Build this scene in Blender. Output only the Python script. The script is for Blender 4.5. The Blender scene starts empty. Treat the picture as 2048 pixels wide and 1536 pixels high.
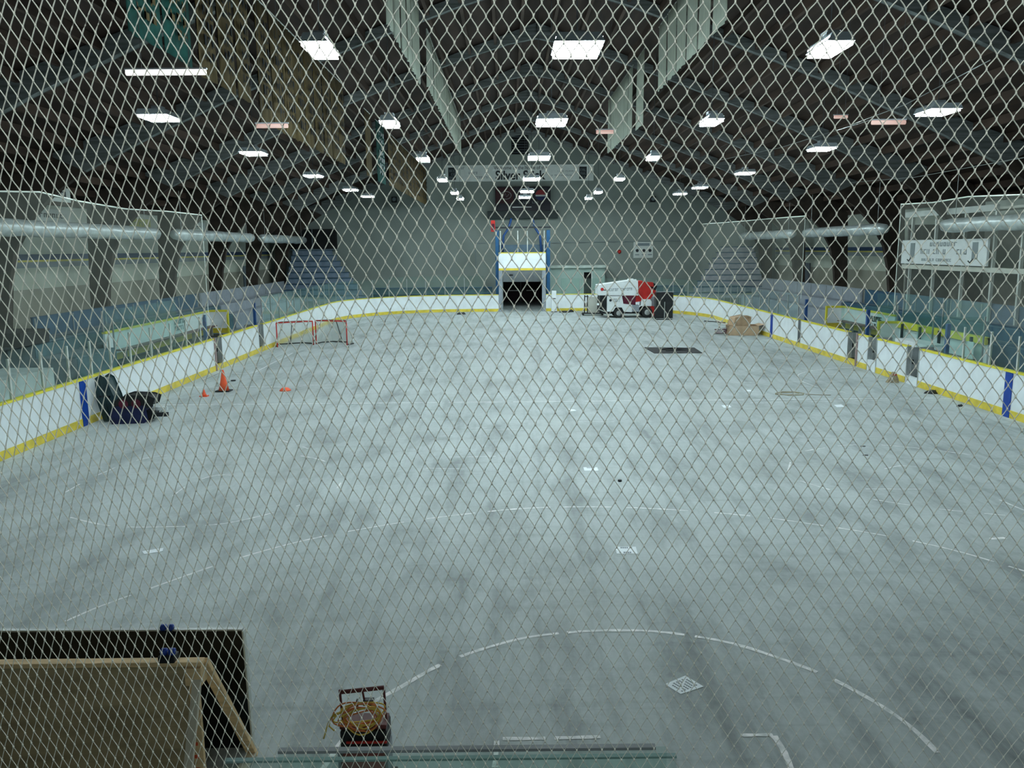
import bpy, math, random
from math import sin, cos, pi, sqrt, floor
from mathutils import Vector, Matrix
random.seed(7)
S = bpy.context.scene
COL = S.collection

# ------------------------------------------------------------------ camera
YAW, PITCH, ROLL, FPX, EYE = 0.0047, 0.1655, -0.0081, 1617.9, 4.7884
FW = Vector((sin(YAW)*cos(PITCH), cos(YAW)*cos(PITCH), -sin(PITCH)))
RT = Vector((cos(YAW), -sin(YAW), 0))
UP = RT.cross(FW)
R2 = RT*cos(ROLL) + UP*sin(ROLL)
U2 = -RT*sin(ROLL) + UP*cos(ROLL)
cam = bpy.data.objects.new('camera', bpy.data.cameras.new('camera'))
COL.objects.link(cam)
cam.data.sensor_width = 36
cam.data.lens = FPX*36/2048
cam.data.clip_start = 0.05
cam.data.clip_end = 300
M = Matrix((R2, U2, -FW)).transposed().to_4x4()
M.translation = (0, 0, EYE)
cam.matrix_world = M
S.camera = cam

# ------------------------------------------------------------------ world, exposure
W = bpy.data.worlds.new('world'); S.world = W
W.use_nodes = True
W.node_tree.nodes['Background'].inputs[0].default_value = (0.5, 0.6, 0.62, 1)
W.node_tree.nodes['Background'].inputs[1].default_value = 0.02
S.view_settings.view_transform = 'Standard'
S.view_settings.look = 'None'
S.view_settings.exposure = 0.0
S.view_settings.gamma = 1.0
S.view_settings.use_curve_mapping = False
LED = 90.0          # radiance of the LED diffusers
NET_FILL = 13.0          # radiance of the unseen lamps added to light the net

# ------------------------------------------------------------------ pixel -> place
def ray(x, y): return FW + R2*((x-1023.4)/FPX) - U2*((y-768)/FPX)
C0 = Vector((0, 0, EYE))
def gz(x, y, z=0.0): d = ray(x, y); return C0 + d*((z-EYE)/d.z)
def gx(x, y, X): d = ray(x, y); return C0 + d*(X/d.x)
def gy(x, y, Y): d = ray(x, y); return C0 + d*(Y/d.y)

# ------------------------------------------------------------------ mesh builder
class MB:
    def __init__(s): s.v = []; s.f = []
    def add(s, vs, fs):
        n = len(s.v); s.v += [tuple(q) for q in vs]; s.f += [[a+n for a in f] for f in fs]; return s
    def box(s, x0, x1, y0, y1, z0, z1):
        return s.add([(x0,y0,z0),(x1,y0,z0),(x1,y1,z0),(x0,y1,z0),(x0,y0,z1),(x1,y0,z1),(x1,y1,z1),(x0,y1,z1)],
                     [(0,3,2,1),(4,5,6,7),(0,1,5,4),(1,2,6,5),(2,3,7,6),(3,0,4,7)])
    def quad(s, a, b, c, d): return s.add([a, b, c, d], [(0,1,2,3)])
    def prism(s, pts, axis, a, b):
        # pts 2-D; axis 'x' -> (y,z), 'y' -> (x,z), 'z' -> (x,y)
        n = len(pts)
        def P(q, t):
            return (t, q[0], q[1]) if axis == 'x' else (q[0], t, q[1]) if axis == 'y' else (q[0], q[1], t)
        vs = [P(q, a) for q in pts] + [P(q, b) for q in pts]
        fs = [tuple(range(n)), tuple(range(2*n-1, n-1, -1))] + [(i, (i+1) % n, (i+1) % n+n, i+n) for i in range(n)]
        return s.add(vs, fs)
    def tube(s, pts, r, n=6, closed=False, cap=True):
        pts = [Vector(p) for p in pts]; m = len(pts)
        rs = r if isinstance(r, (list, tuple)) else [r]*m
        rings = []
        for i, p in enumerate(pts):
            if closed: t = pts[(i+1) % m] - pts[i-1]
            else: t = pts[min(i+1, m-1)] - pts[max(i-1, 0)]
            t.normalize()
            u = t.cross(Vector((0, 0, 1)) if abs(t.z) < .9 else Vector((1, 0, 0))).normalized()
            w = t.cross(u)
            rings.append([p + (u*cos(2*pi*k/n) + w*sin(2*pi*k/n))*rs[i] for k in range(n)])
        vs = [q for rg in rings for q in rg]; fs = []
        for i in range(m if closed else m-1):
            j = (i+1) % m
            for k in range(n):
                fs.append((i*n+k, i*n+(k+1) % n, j*n+(k+1) % n, j*n+k))
        if cap and not closed: fs += [tuple(range(n-1, -1, -1)), tuple((m-1)*n+k for k in range(n))]
        return s.add(vs, fs)
    def beam(s, a, b, w, h, upv=(0, 0, 1)):
        a = Vector(a); b = Vector(b); t = (b-a).normalized(); u = t.cross(Vector(upv)).normalized(); v = u.cross(t)
        vs = [p + u*(sx*w/2) + v*(sy*h/2) for p in (a, b) for sx, sy in ((-1,-1),(1,-1),(1,1),(-1,1))]
        return s.add(vs, [(0,3,2,1),(4,5,6,7),(0,1,5,4),(1,2,6,5),(2,3,7,6),(3,0,4,7)])
    def lathe(s, prof, n=20, c=(0, 0, 0), axis='z'):
        vs = []
        for r, z in prof:
            for k in range(n):
                a = 2*pi*k/n
                p = (r*cos(a), r*sin(a), z)
                if axis == 'x': p = (p[2], p[0], p[1])
                if axis == 'y': p = (p[0], p[2], p[1])
                vs.append((p[0]+c[0], p[1]+c[1], p[2]+c[2]))
        fs = []
        for i in range(len(prof)-1):
            for k in range(n): fs.append((i*n+k, i*n+(k+1) % n, (i+1)*n+(k+1) % n, (i+1)*n+k))
        fs += [tuple(range(n-1, -1, -1)), tuple((len(prof)-1)*n+k for k in range(n))]
        return s.add(vs, fs)

def link(name, me, parent=None):
    o = bpy.data.objects.new(name, me); COL.objects.link(o)
    if parent is not None: o.parent = parent
    return o
def obj(name, mb, mat, parent=None, w=False, smooth=False, bevel=0, label=None, cat=None, group=None, kind=None, loc=None, rz=0):
    """one mesh object; with w the vertices are world points and are moved into the parent's frame"""
    org = Vector((0, 0, 0))
    if w and parent is not None:
        q = parent
        while q is not None: org += q.location; q = q.parent
    me = bpy.data.meshes.new(name)
    me.from_pydata([tuple(Vector(p)-org) for p in mb.v], [], mb.f)
    me.update()
    if smooth:
        for p in me.polygons: p.use_smooth = True
    me.materials.append(mat)
    o = link(name, me, parent)
    if bevel:
        b = o.modifiers.new('bevel', 'BEVEL'); b.width = bevel; b.segments = 2; b.limit_method = 'ANGLE'
    if loc is not None: o.location = loc
    if rz: o.rotation_euler.z = rz
    if label: o['label'] = label
    if cat: o['category'] = cat
    if group: o['group'] = group
    if kind: o['kind'] = kind
    return o
def thing(name, label, cat, loc=(0, 0, 0), group=None, rz=0):
    o = link(name, None); o.location = loc; o.rotation_euler.z = rz
    o['label'] = label; o['category'] = cat
    if group: o['group'] = group
    return o
def copy_tree(o, parent=None):
    c = o.copy(); COL.objects.link(c)
    if parent is not None: c.parent = parent
    for ch in [x for x in bpy.data.objects if x.parent == o]: copy_tree(ch, c)
    return c
ORD = ['nearest', 'second', 'third', 'fourth', 'fifth', 'sixth', 'seventh', 'eighth', 'ninth', 'tenth', 'eleventh', 'twelfth',
       'thirteenth', 'fourteenth', 'fifteenth', 'sixteenth', 'seventeenth', 'eighteenth', 'nineteenth', 'twentieth',
       'twenty-first', 'twenty-second', 'twenty-third', 'twenty-fourth', 'twenty-fifth', 'twenty-sixth', 'twenty-seventh', 'twenty-eighth']

# ------------------------------------------------------------------ materials
def nodes(name):
    m = bpy.data.materials.new(name); m.use_nodes = True
    nt = m.node_tree; nt.nodes.clear()
    out = nt.nodes.new('ShaderNodeOutputMaterial')
    return m, nt, out
def mat(name, col, rough=.6, metal=0, var=.12, scale=3, emit=None, bump=0, stretch=(1, 1, 1), alt=None):
    m, nt, out = nodes(name)
    p = nt.nodes.new('ShaderNodeBsdfPrincipled')
    p.inputs['Roughness'].default_value = rough; p.inputs['Specular IOR Level'].default_value = .3 if rough > .3 else .5; p.inputs['Metallic'].default_value = metal
    nt.links.new(p.outputs[0], out.inputs[0])
    if var or alt:
        tc = nt.nodes.new('ShaderNodeTexCoord'); mp = nt.nodes.new('ShaderNodeMapping'); mp.inputs['Scale'].default_value = stretch
        nz = nt.nodes.new('ShaderNodeTexNoise'); nz.inputs['Scale'].default_value = scale; nz.inputs['Detail'].default_value = 6
        rp = nt.nodes.new('ShaderNodeValToRGB')
        a = [max(0, c*(1-var)) for c in col]; b = [min(1, c*(1+var)) for c in col] if alt is None else alt
        rp.color_ramp.elements[0].position = .35; rp.color_ramp.elements[1].position = .65
        rp.color_ramp.elements[0].color = (*a, 1); rp.color_ramp.elements[1].color = (*b, 1)
        nt.links.new(tc.outputs['Object'], mp.inputs[0]); nt.links.new(mp.outputs[0], nz.inputs[0]); nt.links.new(nz.outputs[0], rp.inputs[0])
        nt.links.new(rp.outputs[0], p.inputs['Base Color'])
        if bump:
            bp = nt.nodes.new('ShaderNodeBump'); bp.inputs['Strength'].default_value = bump
            nt.links.new(nz.outputs[0], bp.inputs['Height']); nt.links.new(bp.outputs[0], p.inputs['Normal'])
    else: p.inputs['Base Color'].default_value = (*col, 1)
    if emit:
        p.inputs['Emission Color'].default_value = (*emit[0], 1); p.inputs['Emission Strength'].default_value = emit[1]
    return m
def glass_mat(name, tint=(.92, .972, .955), haze=.10, hcol=(.45, .62, .58)):
    m, nt, out = nodes(name)
    tr = nt.nodes.new('ShaderNodeBsdfTransparent'); tr.inputs[0].default_value = (*tint, 1)
    gl = nt.nodes.new('ShaderNodeBsdfGlossy'); gl.inputs[0].default_value = (.9, 1, .97, 1); gl.inputs['Roughness'].default_value = .06
    df = nt.nodes.new('ShaderNodeBsdfDiffuse'); df.inputs[0].default_value = (*hcol, 1)
    lw = nt.nodes.new('ShaderNodeLayerWeight'); lw.inputs[0].default_value = .5
    pw = nt.nodes.new('ShaderNodeMath'); pw.operation = 'POWER'; pw.inputs[1].default_value = 5
    nt.links.new(lw.outputs['Facing'], pw.inputs[0])
    fr = nt.nodes.new('ShaderNodeMath'); fr.operation = 'MULTIPLY_ADD'; fr.inputs[1].default_value = .25; fr.inputs[2].default_value = .025
    nt.links.new(pw.outputs[0], fr.inputs[0])
    m1 = nt.nodes.new('ShaderNodeMixShader'); m1.inputs[0].default_value = haze
    m2 = nt.nodes.new('ShaderNodeMixShader')
    nt.links.new(tr.outputs[0], m1.inputs[1]); nt.links.new(df.outputs[0], m1.inputs[2])
    nt.links.new(fr.outputs[0], m2.inputs[0]); nt.links.new(m1.outputs[0], m2.inputs[1]); nt.links.new(gl.outputs[0], m2.inputs[2])
    nt.links.new(m2.outputs[0], out.inputs[0])
    return m
def mesh_net_mat(name, col, cell, wire, plane='yz', uniform=None):
    """fine diamond netting: strands opaque, holes clear"""
    m, nt, out = nodes(name)
    tc = nt.nodes.new('ShaderNodeTexCoord'); sp = nt.nodes.new('ShaderNodeSeparateXYZ')
    nt.links.new(tc.outputs['Object'], sp.inputs[0])
    def math_(op, a, b=None):
        n = nt.nodes.new('ShaderNodeMath'); n.operation = op
        for i, q in enumerate((a, b)):
            if q is None: continue
            if isinstance(q, (int, float)): n.inputs[i].default_value = q
            else: nt.links.new(q, n.inputs[i])
        return n.outputs[0]
    h = sp.outputs[0 if plane[0] == 'x' else 1]; z = sp.outputs[2]
    u = math_('FRACT', math_('DIVIDE', math_('ADD', h, z), cell)); v = math_('FRACT', math_('DIVIDE', math_('SUBTRACT', h, z), cell))
    k = math_('MAXIMUM', math_('LESS_THAN', u, wire), math_('LESS_THAN', v, wire))
    tr = nt.nodes.new('ShaderNodeBsdfTransparent'); df = nt.nodes.new('ShaderNodeBsdfDiffuse'); df.inputs[0].default_value = (*col, 1)
    mx = nt.nodes.new('ShaderNodeMixShader')
    if uniform: mx.inputs[0].default_value = uniform
    else: nt.links.new(k, mx.inputs[0])
    nt.links.new(tr.outputs[0], mx.inputs[1]); nt.links.new(df.outputs[0], mx.inputs[2]); nt.links.new(mx.outputs[0], out.inputs[0])
    return m
def floor_mat():
    m, nt, out = nodes('concrete slab')
    L = nt.links.new; N = nt.nodes.new
    p = N('ShaderNodeBsdfPrincipled'); p.inputs['Roughness'].default_value = .62; p.inputs['Specular IOR Level'].default_value = .25
    L(p.outputs[0], out.inputs[0])
    tc = N('ShaderNodeTexCoord')
    def noise(scale, st, det=6, rough=.6, rot=0):
        mp = N('ShaderNodeMapping'); mp.inputs['Scale'].default_value = st; mp.inputs['Rotation'].default_value[2] = rot
        n = N('ShaderNodeTexNoise'); n.inputs['Scale'].default_value = scale; n.inputs['Detail'].default_value = det; n.inputs['Roughness'].default_value = rough
        L(tc.outputs['Object'], mp.inputs[0]); L(mp.outputs[0], n.inputs[0]); return n.outputs[0]
    def ramp(f, stops):
        r = N('ShaderNodeValToRGB'); e = r.color_ramp.elements
        e[0].position = stops[0][0]; e[0].color = (*stops[0][1], 1); e[1].position = stops[1][0]; e[1].color = (*stops[1][1], 1)
        for q in stops[2:]: x = e.new(q[0]); x.color = (*q[1], 1)
        L(f, r.inputs[0]); return r.outputs[0]
    def mul(a, b, f=1):
        x = N('ShaderNodeMix'); x.data_type = 'RGBA'; x.blend_type = 'MULTIPLY'; x.inputs[0].default_value = f
        L(a, x.inputs[6]); L(b, x.inputs[7]); return x.outputs[2]
    g = lambda v: (v, v, v)
    base = ramp(noise(.35, (1, 1, 1), 5), [(.3, (.40, .455, .455)), (.7, (.50, .565, .565))])
    smear = ramp(noise(.9, (1.3, .45, 1), 8, .68), [(.33, g(.62)), (.52, g(1))])
    streak = ramp(noise(1.1, (2.6, .16, 1), 7, .62, .35), [(.30, g(.66)), (.48, g(1))])
    cross = ramp(noise(1.6, (.22, 2.4, 1), 7, .6), [(.32, g(.78)), (.47, g(1))])
    spots = ramp(noise(3.1, (1, 1, 1), 3, .5), [(.27, g(.72)), (.37, g(1))])
    fine = ramp(noise(14, (1, .6, 1), 4), [(.35, g(.88)), (.6, g(1.0))])
    c = mul(base, smear, 1.0); c = mul(c, streak, .9); c = mul(c, cross, .7); c = mul(c, spots, .6); c = mul(c, fine, .7)
    dirt = noise(.22, (1, .6, 1), 4)
    x = N('ShaderNodeMix'); x.data_type = 'RGBA'
    L(ramp(dirt, [(.5, g(0)), (.75, g(.35))]), x.inputs[0]); L(c, x.inputs[6]); x.inputs[7].default_value = (.27, .275, .245, 1)
    L(x.outputs[2], p.inputs['Base Color'])
    b = N('ShaderNodeBump'); b.inputs['Strength'].default_value = .15; L(noise(8, (1, 1, 1)), b.inputs['Height']); L(b.outputs[0], p.inputs['Normal'])
    return m
def wall_side_mat():
    m, nt, out = nodes('painted side wall'); L = nt.links.new; N = nt.nodes.new
    p = N('ShaderNodeBsdfPrincipled'); p.inputs['Roughness'].default_value = .55; L(p.outputs[0], out.inputs[0])
    tc = N('ShaderNodeTexCoord'); sp = N('ShaderNodeSeparateXYZ'); L(tc.outputs['Object'], sp.inputs[0])
    d = N('ShaderNodeMath'); d.operation = 'DIVIDE'; d.inputs[1].default_value = 10; L(sp.outputs[2], d.inputs[0])
    r = N('ShaderNodeValToRGB'); r.color_ramp.interpolation = 'CONSTANT'; e = r.color_ramp.elements
    e[0].position = 0; e[0].color = (.30, .31, .255, 1)
    e[1].position = .33; e[1].color = (.50, .56, .48, 1)
    for q, c in ((.415, (.26, .32, .35)), (.439, (.70, .64, .13)), (.4475, (.03, .07, .16)), (.4725, (.52, .585, .52))):
        x = e.new(q); x.color = (*c, 1)
    L(d.outputs[0], r.inputs[0])
    n = N('ShaderNodeTexNoise'); n.inputs['Scale'].default_value = .6; n.inputs['Detail'].default_value = 5; L(tc.outputs['Object'], n.inputs[0])
    r2 = N('ShaderNodeValToRGB'); r2.color_ramp.elements[0].position = .3; r2.color_ramp.elements[0].color = (.72, .7, .64, 1); r2.color_ramp.elements[1].position = .6; r2.color_ramp.elements[1].color = (1, 1, 1, 1)
    L(n.outputs[0], r2.inputs[0])
    x = N('ShaderNodeMix'); x.data_type = 'RGBA'; x.blend_type = 'MULTIPLY'; x.inputs[0].default_value = .8
    L(r.outputs[0], x.inputs[6]); L(r2.outputs[0], x.inputs[7]); L(x.outputs[2], p.inputs['Base Color'])
    return m

m_floor = floor_mat()
m_line = mat('worn white line paint', (.80, .86, .85), .6, var=.25, scale=9)
m_wallf = mat('far wall paint', (.26, .305, .28), .6, var=.08, scale=.5)
m_walls = wall_side_mat()
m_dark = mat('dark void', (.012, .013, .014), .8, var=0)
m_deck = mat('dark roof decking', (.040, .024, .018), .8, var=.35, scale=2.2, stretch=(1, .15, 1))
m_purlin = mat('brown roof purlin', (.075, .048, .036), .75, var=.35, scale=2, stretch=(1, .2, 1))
m_arch = mat('grey laminated timber', (.185, .205, .205), .6, var=.3, scale=5, stretch=(.15, 1, 2.5))
m_col = mat('brown painted timber', (.055, .042, .034), .6, var=.3, scale=2)
m_board = mat('white board plastic', (.80, .87, .90), .35, var=.05, scale=2)
m_yel = mat('yellow kick plate', (.72, .58, .07), .4, var=.14, scale=3)
m_yel2 = mat('bright yellow cap rail', (.80, .72, .06), .4, var=.08, scale=3)
m_blue = mat('blue line marking', (.008, .06, .36), .4, var=.1)
m_bluest = mat('blue steel', (.02, .07, .22), .4, var=.15)
m_bluest2 = mat('light blue steel', (.018, .10, .235), .4, var=.15)
m_glass = glass_mat('rink glass', haze=.025)
m_glass2 = glass_mat('thick tinted rink glass', (.86, .945, .925), .04, (.45, .70, .66))
m_post = mat('aluminium post', (.62, .66, .62), .4, metal=.3, var=.1)
m_metal = mat('galvanised metal', (.45, .48, .48), .4, metal=.6, var=.15)
m_conc = mat('pale concrete step', (.48, .53, .53), .75, var=.12, scale=2)
m_sblue = mat('blue painted seating', (.035, .10, .17), .5, var=.12)
m_sblue2 = mat('teal blue riser', (.07, .14, .17), .55, var=.15)
m_sgrey = mat('grey painted panel', (.30, .34, .38), .5, var=.08)
m_tread = mat('grey blue tread', (.17, .22, .25), .6, var=.12)
m_foil = mat('silvery wrapped duct', (.62, .70, .70), .35, metal=.35, var=.2, scale=2.5, bump=.5)
m_rope = mat('white rope', (.68, .74, .68), .7, var=.05)
m_net = mat('weathered white twine', (.72, .76, .70), .6, var=.06, scale=20)
m_veil = mesh_net_mat('fine white netting', (.6, .68, .6), .06, .035, uniform=.07)
m_led = mat('led diffuser', (.9, .95, 1), .5, var=0, emit=((.82, .975, 1.0), LED))
m_hous = mat('light housing', (.55, .62, .68), .4, var=.05)
m_refl = mat('warm window reflection', (1, 1, 1), .5, var=0, emit=((1, .93, .86), 2.2))  # glow of a lamp mirrored in the window, no real fixture
m_reflp = mat('pinkish window reflection', (1, .8, .75), .5, var=0, emit=((1, .52, .42), .42))  # fainter glow for the pinkish window reflections
m_banw = mat('off white banner cloth', (.62, .68, .58), .8, var=.1, scale=6, stretch=(1, 3, .3))
m_bang = mat('old gold banner cloth', (.135, .098, .042), .8, var=.35, scale=5, stretch=(1, 2, .4))
m_bangr = mat('green banner cloth', (.010, .085, .07), .8, var=.3, scale=4)
m_ink = mat('dark ink', (.03, .035, .04), .7, var=0)
m_ink2 = mat('grey ink', (.22, .27, .29), .7, var=0)
m_white = mat('white enamel', (.80, .86, .87), .35, var=.04)
m_sign = mat('pale sign board', (.62, .68, .65), .5, var=.05)
m_red = mat('red enamel', (.50, .025, .02), .4, var=.15)
m_black = mat('black plastic', (.012, .014, .016), .45, var=.2)
m_rubber = mat('black rubber', (.025, .027, .028), .75, var=.2)
m_orange = mat('orange plastic', (.90, .13, .05), .45, var=.06)
m_wood = mat('pine lumber', (.82, .60, .33), .6, var=.15, scale=3, stretch=(1, 6, 6))
m_woodp = mat('pale pine lumber', (.66, .62, .50), .6, var=.1, scale=3)
m_ply = mat('brown plywood', (.44, .345, .20), .5, var=.22, scale=1.2, stretch=(1, 1, 7), bump=.05)
m_gloss = mat('glossy black sheet', (.008, .009, .009), .12, var=.1)
m_card = mat('cardboard', (.50, .36, .235), .8, var=.12)
m_paper = mat('white paper', (.85, .92, .95), .7, var=.02)
m_cream = mat('cream panel', (.58, .60, .53), .5, var=.06)
m_gate = mat('grey roller curtain', (.36, .40, .42), .5, metal=.2, var=.06)
m_cordy = mat('yellow cord', (.75, .56, .10), .5, var=.1)
m_cordo = mat('orange cord', (.72, .24, .08), .5, var=.1)
m_navy = mat('navy fabric', (.012, .018, .07), .7, var=.3)
m_dgreen = mat('dark green vinyl', (.02, .05, .055), .35, var=.3)
m_maroon = mat('maroon fabric', (.10, .012, .03), .7, var=.3)
m_straw = mat('straw bristles', (.36, .30, .20), .9, var=.3, scale=20)

# ------------------------------------------------------------------ room shell
XL, XR = -11.85, 14.05          # inner faces of the side boards
YE = 62.8                       # inner face of the far end boards
YW = 67.4                       # far wall
HB = 1.32                       # board height
CX = 1.35                       # ridge line
def roofz(x): return 14.38 - .355*abs(x-CX)
fl = obj('floor', MB().box(-19.6, 22.3, -3, 76, -.3, 0), m_floor, kind='structure')
w = MB().prism([(-19.4, 0), (-.35, 0), (-.35, 3.1), (2.9, 3.1), (2.9, 0), (22.1, 0), (22.1, roofz(22.1)), (CX, roofz(CX)), (-19.4, roofz(-19.4))], 'y', YW, YW+.3)
obj('wall_far', w, m_wallf, kind='structure')
obj('wall_left', MB().box(-19.7, -19.4, -3, YW, 0, roofz(-19.4)), m_walls, kind='structure')
obj('wall_right', MB().box(22.1, 22.4, -3, YW, 0, roofz(22.1)), m_walls, kind='structure')
obj('wall_near', MB().prism([(-19.4, 0), (22.1, 0), (22.1, roofz(22.1)), (CX, roofz(CX)), (-19.4, roofz(-19.4))], 'y', -3.3, -3), m_wallf, kind='structure')
ce = []
for side, xe in (('left', -19.7), ('right', 22.4)):
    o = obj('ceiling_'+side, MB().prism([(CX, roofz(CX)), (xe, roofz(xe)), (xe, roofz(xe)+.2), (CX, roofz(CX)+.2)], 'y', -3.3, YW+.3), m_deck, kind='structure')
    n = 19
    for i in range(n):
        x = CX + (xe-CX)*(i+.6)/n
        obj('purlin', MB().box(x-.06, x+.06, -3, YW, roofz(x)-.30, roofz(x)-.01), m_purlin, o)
# garage recess behind the far door
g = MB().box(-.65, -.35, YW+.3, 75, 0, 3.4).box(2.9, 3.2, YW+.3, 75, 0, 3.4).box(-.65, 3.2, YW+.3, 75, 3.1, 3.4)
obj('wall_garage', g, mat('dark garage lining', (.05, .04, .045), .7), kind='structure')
dd = obj('door_1', MB().box(-.6, 1.2, 74.7, 74.8, 0, 2.8).box(1.25, 3.1, 74.7, 74.8, 0, 2.8), mat('dark maroon door', (.05, .022, .028), .5), kind='structure')
for x in (.15, 1.75): obj('push_bar', MB().box(x, x+.85, 74.55, 74.68, .98, 1.06), mat('bright steel bar', (.8, .8, .8), .3, metal=.2, var=0), dd)
obj('door_2', MB().box(22.02, 22.1, 59.4, 60.8, 1.25, 3.6), mat('grey steel door', (.16, .19, .22), .5), kind='structure')
obj('door_3', MB().box(-19.4, -19.32, 60.0, 61.6, 1.25, 3.7), m_tread, kind='structure')
# concourse slabs behind the seating
obj('trim_1', MB().box(-19.4, -17.75, 27.6, YW, 0, 1.25), m_conc, kind='structure')
obj('trim_2', MB().box(19.95, 22.1, 8, YW, 0, 1.25), m_conc, kind='structure')
# louvre in the gable
lv = thing('louvre_vent', 'dark louvred vent high in the gable above the long banner', 'vent', (1.1, YW-.06, 12.3))
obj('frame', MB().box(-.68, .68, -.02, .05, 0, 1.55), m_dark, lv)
for i in range(7): obj('slat', MB().beam((-.62, -.05, .15+i*.2), (.62, -.05, .15+i*.2), .1, .02), m_tread, lv)

# ------------------------------------------------------------------ painted lines on the slab
def strip(pts, wd, z=.004, dash=None, gaps=()):
    """flat painted strip along ground points; dash=(on, off) in metres with jitter"""
    P = [Vector(p) for p in pts]
    # resample
    Q = []
    for a, b in zip(P, P[1:]):
        n = max(1, int((b-a).length/.12))
        for k in range(n): Q.append(a.lerp(b, k/n))
    Q.append(P[-1])
    mb = MB(); on = True; left = dash[0] if dash else 1e9; run = []
    def flush(run):
        if len(run) < 2: return
        vs = []
        for i, q in enumerate(run):
            t = run[min(i+1, len(run)-1)] - run[max(i-1, 0)]; t.z = 0; t.normalize(); u = Vector((-t.y, t.x, 0))
            ww = wd/2*random.uniform(.75, 1.1)
            vs += [q+u*ww+Vector((0, 0, z)), q-u*ww+Vector((0, 0, z))]
        mb.add(vs, [(2*i, 2*i+1, 2*i+3, 2*i+2) for i in range(len(run)-1)])
    for a, b in zip(Q, Q[1:]):
        left -= (b-a).length
        if on:
            if not run: run = [a]
            run.append(b)
        if left <= 0 and dash:
            if on: flush(run); run = []
            on = not on; left = (dash[0] if on else dash[1])*random.uniform(.5, 1.5)
    flush(run)
    return mb
def smoothpts(px):
    P = [gz(*q) for q in px]; out = []
    for i in range(len(P)-1):
        p0 = P[max(i-1, 0)]; p1 = P[i]; p2 = P[i+1]; p3 = P[min(i+2, len(P)-1)]
        for k in range(6):
            t = k/6
            out.append(.5*((2*p1)+(p2-p0)*t+(2*p0-5*p1+4*p2-p3)*t*t+(3*p1-p0-3*p2+p3)*t**3))
    out.append(P[-1]); return out
def line(px, wd, dash=None, m=None):
    mb = strip(smoothpts(px), wd, dash=dash)
    if mb.v: obj('painted_line', mb, m or m_line, fl)
line([(130,1243),(200,1213),(300,1177),(450,1125),(600,1083),(760,1052),(900,1032),(1050,1017),(1200,1014),(1350,1020),(1500,1032),(1600,1045),(1750,1068),(1900,1099),(2060,1146)], .05, (.9, .25))
line([(745,1405),(800,1375),(880,1330),(960,1300),(1050,1276),(1150,1264),(1240,1261),(1330,1265),(1450,1284),(1550,1314),(1650,1352),(1750,1405),(1830,1462),(1910,1545)], .065, (1.0, .16))
line([(640,1545),(672,1500),(700,1462)], .07)
line([(1005,1478),(1090,1477),(1200,1474)], .055, (.35, .08)); line([(1480,1471),(1545,1470)], .05)
line([(993,1482),(988,1560)], .06, (.3, .08)); line([(1547,1472),(1568,1505),(1590,1560)], .07)
line([(130,985),(200,948),(300,915),(450,903),(600,912),(665,930),(684,955),(668,985)], .04, (.5, .6))
line([(140,1035),(220,1052),(330,1054),(450,1047),(560,1022),(600,1010)], .04, (.9, .3))
line([(345,992),(385,965),(440,950),(495,956)], .04, (.5, .35)); line([(560,880),(640,905)], .04, (.3, .5))
line([(1610,902),(1700,890),(1800,893),(1960,912)], .04, (.6, .5)); line([(1600,962),(1700,990),(1850,1015),(2010,1031)], .04, (.6, .45))
line([(1998,1000),(2060,1026)], .04); line([(1575,945),(1580,925)], .04); line([(1768,938),(1800,932),(1832,934)], .04); line([(1980,1078),(2010,1076)], .09)
line([(1714,734),(1642,739),(1601,747),(1596,756),(1611,766),(1649,778),(1690,785)], .045, (2.5, .2))
line([(462,746),(503,746),(545,726),(585,706)], .05); line([(404,762),(437,747)], .04, None, m_rubber)
line([(366,775),(480,774),(605,773)], .05, (1.5, .4)); line([(600,771),(850,767)], .035, (1.2, 1.5)); line([(1460,765),(1700,763)], .03, (.8, .8))
line([(750,747),(900,745)], .03, (1, .8)); line([(780,700),(880,699)], .04, (.8, .8)); line([(1010,632),(1150,633)], .08, (1.5, .7))
mb = strip([(-11.4, 25.22, 0), (13.5, 25.22, 0)], .06, dash=(2.2, .35)); obj('painted_line', mb, m_line, fl)
line([(1500,806),(1930,797)], .03, (1.5, .5)); line([(430,773),(640,780)], .12, (1.5, .5), mat('grey scuff', (.28, .31, .31), .7))
for k in range(26):
    a = Vector((random.uniform(-8, 12), random.uniform(10, 45), 0)); d = Vector((random.uniform(.3, 1.2), random.uniform(-.12, .12), 0))
    obj('painted_line', strip([a, a+d], .025, z=.003), m_line, fl)

# ------------------------------------------------------------------ roof arches
AY = [14.75+7.35*k for k in range(8)]
for k, y in enumerate(AY):
    t = thing('roof_arch', f'{ORD[k]} laminated timber arch from the camera, spanning the rink roof', 'roof arch', (CX, y, 0), 'timber roof arches')
    for sgn in (-1, 1):
        # rafter limb above the knee, column limb below it
        out_ = [(0, 14.32), (6, 12.19), (12, 10.06), (17.4, 8.14)]; in_ = [(16.2, 7.6), (13.5, 8.9), (10, 10.4), (6, 11.9), (3, 12.95), (1.2, 13.5), (0, 13.72)]
        obj('rafter', MB().prism([(CX+sgn*a, b) for a, b in out_+in_], 'y', y-.12, y+.12), m_arch, t, w=True, bevel=.02)
        out_ = [(17.4, 8.14), (19.2, 7.5), (19.9, 6.8), (20.0, 5), (20.1, 3), (20.15, 0)]; in_ = [(19.65, 0), (19.45, 2), (19.25, 3.6), (18.95, 4.8), (18.3, 5.9), (17.4, 6.8), (16.2, 7.6)]
        obj('column', MB().prism([(CX+sgn*a, b) for a, b in out_+in_], 'y', y-.14, y+.14), m_col, t, w=True, bevel=.02)

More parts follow.
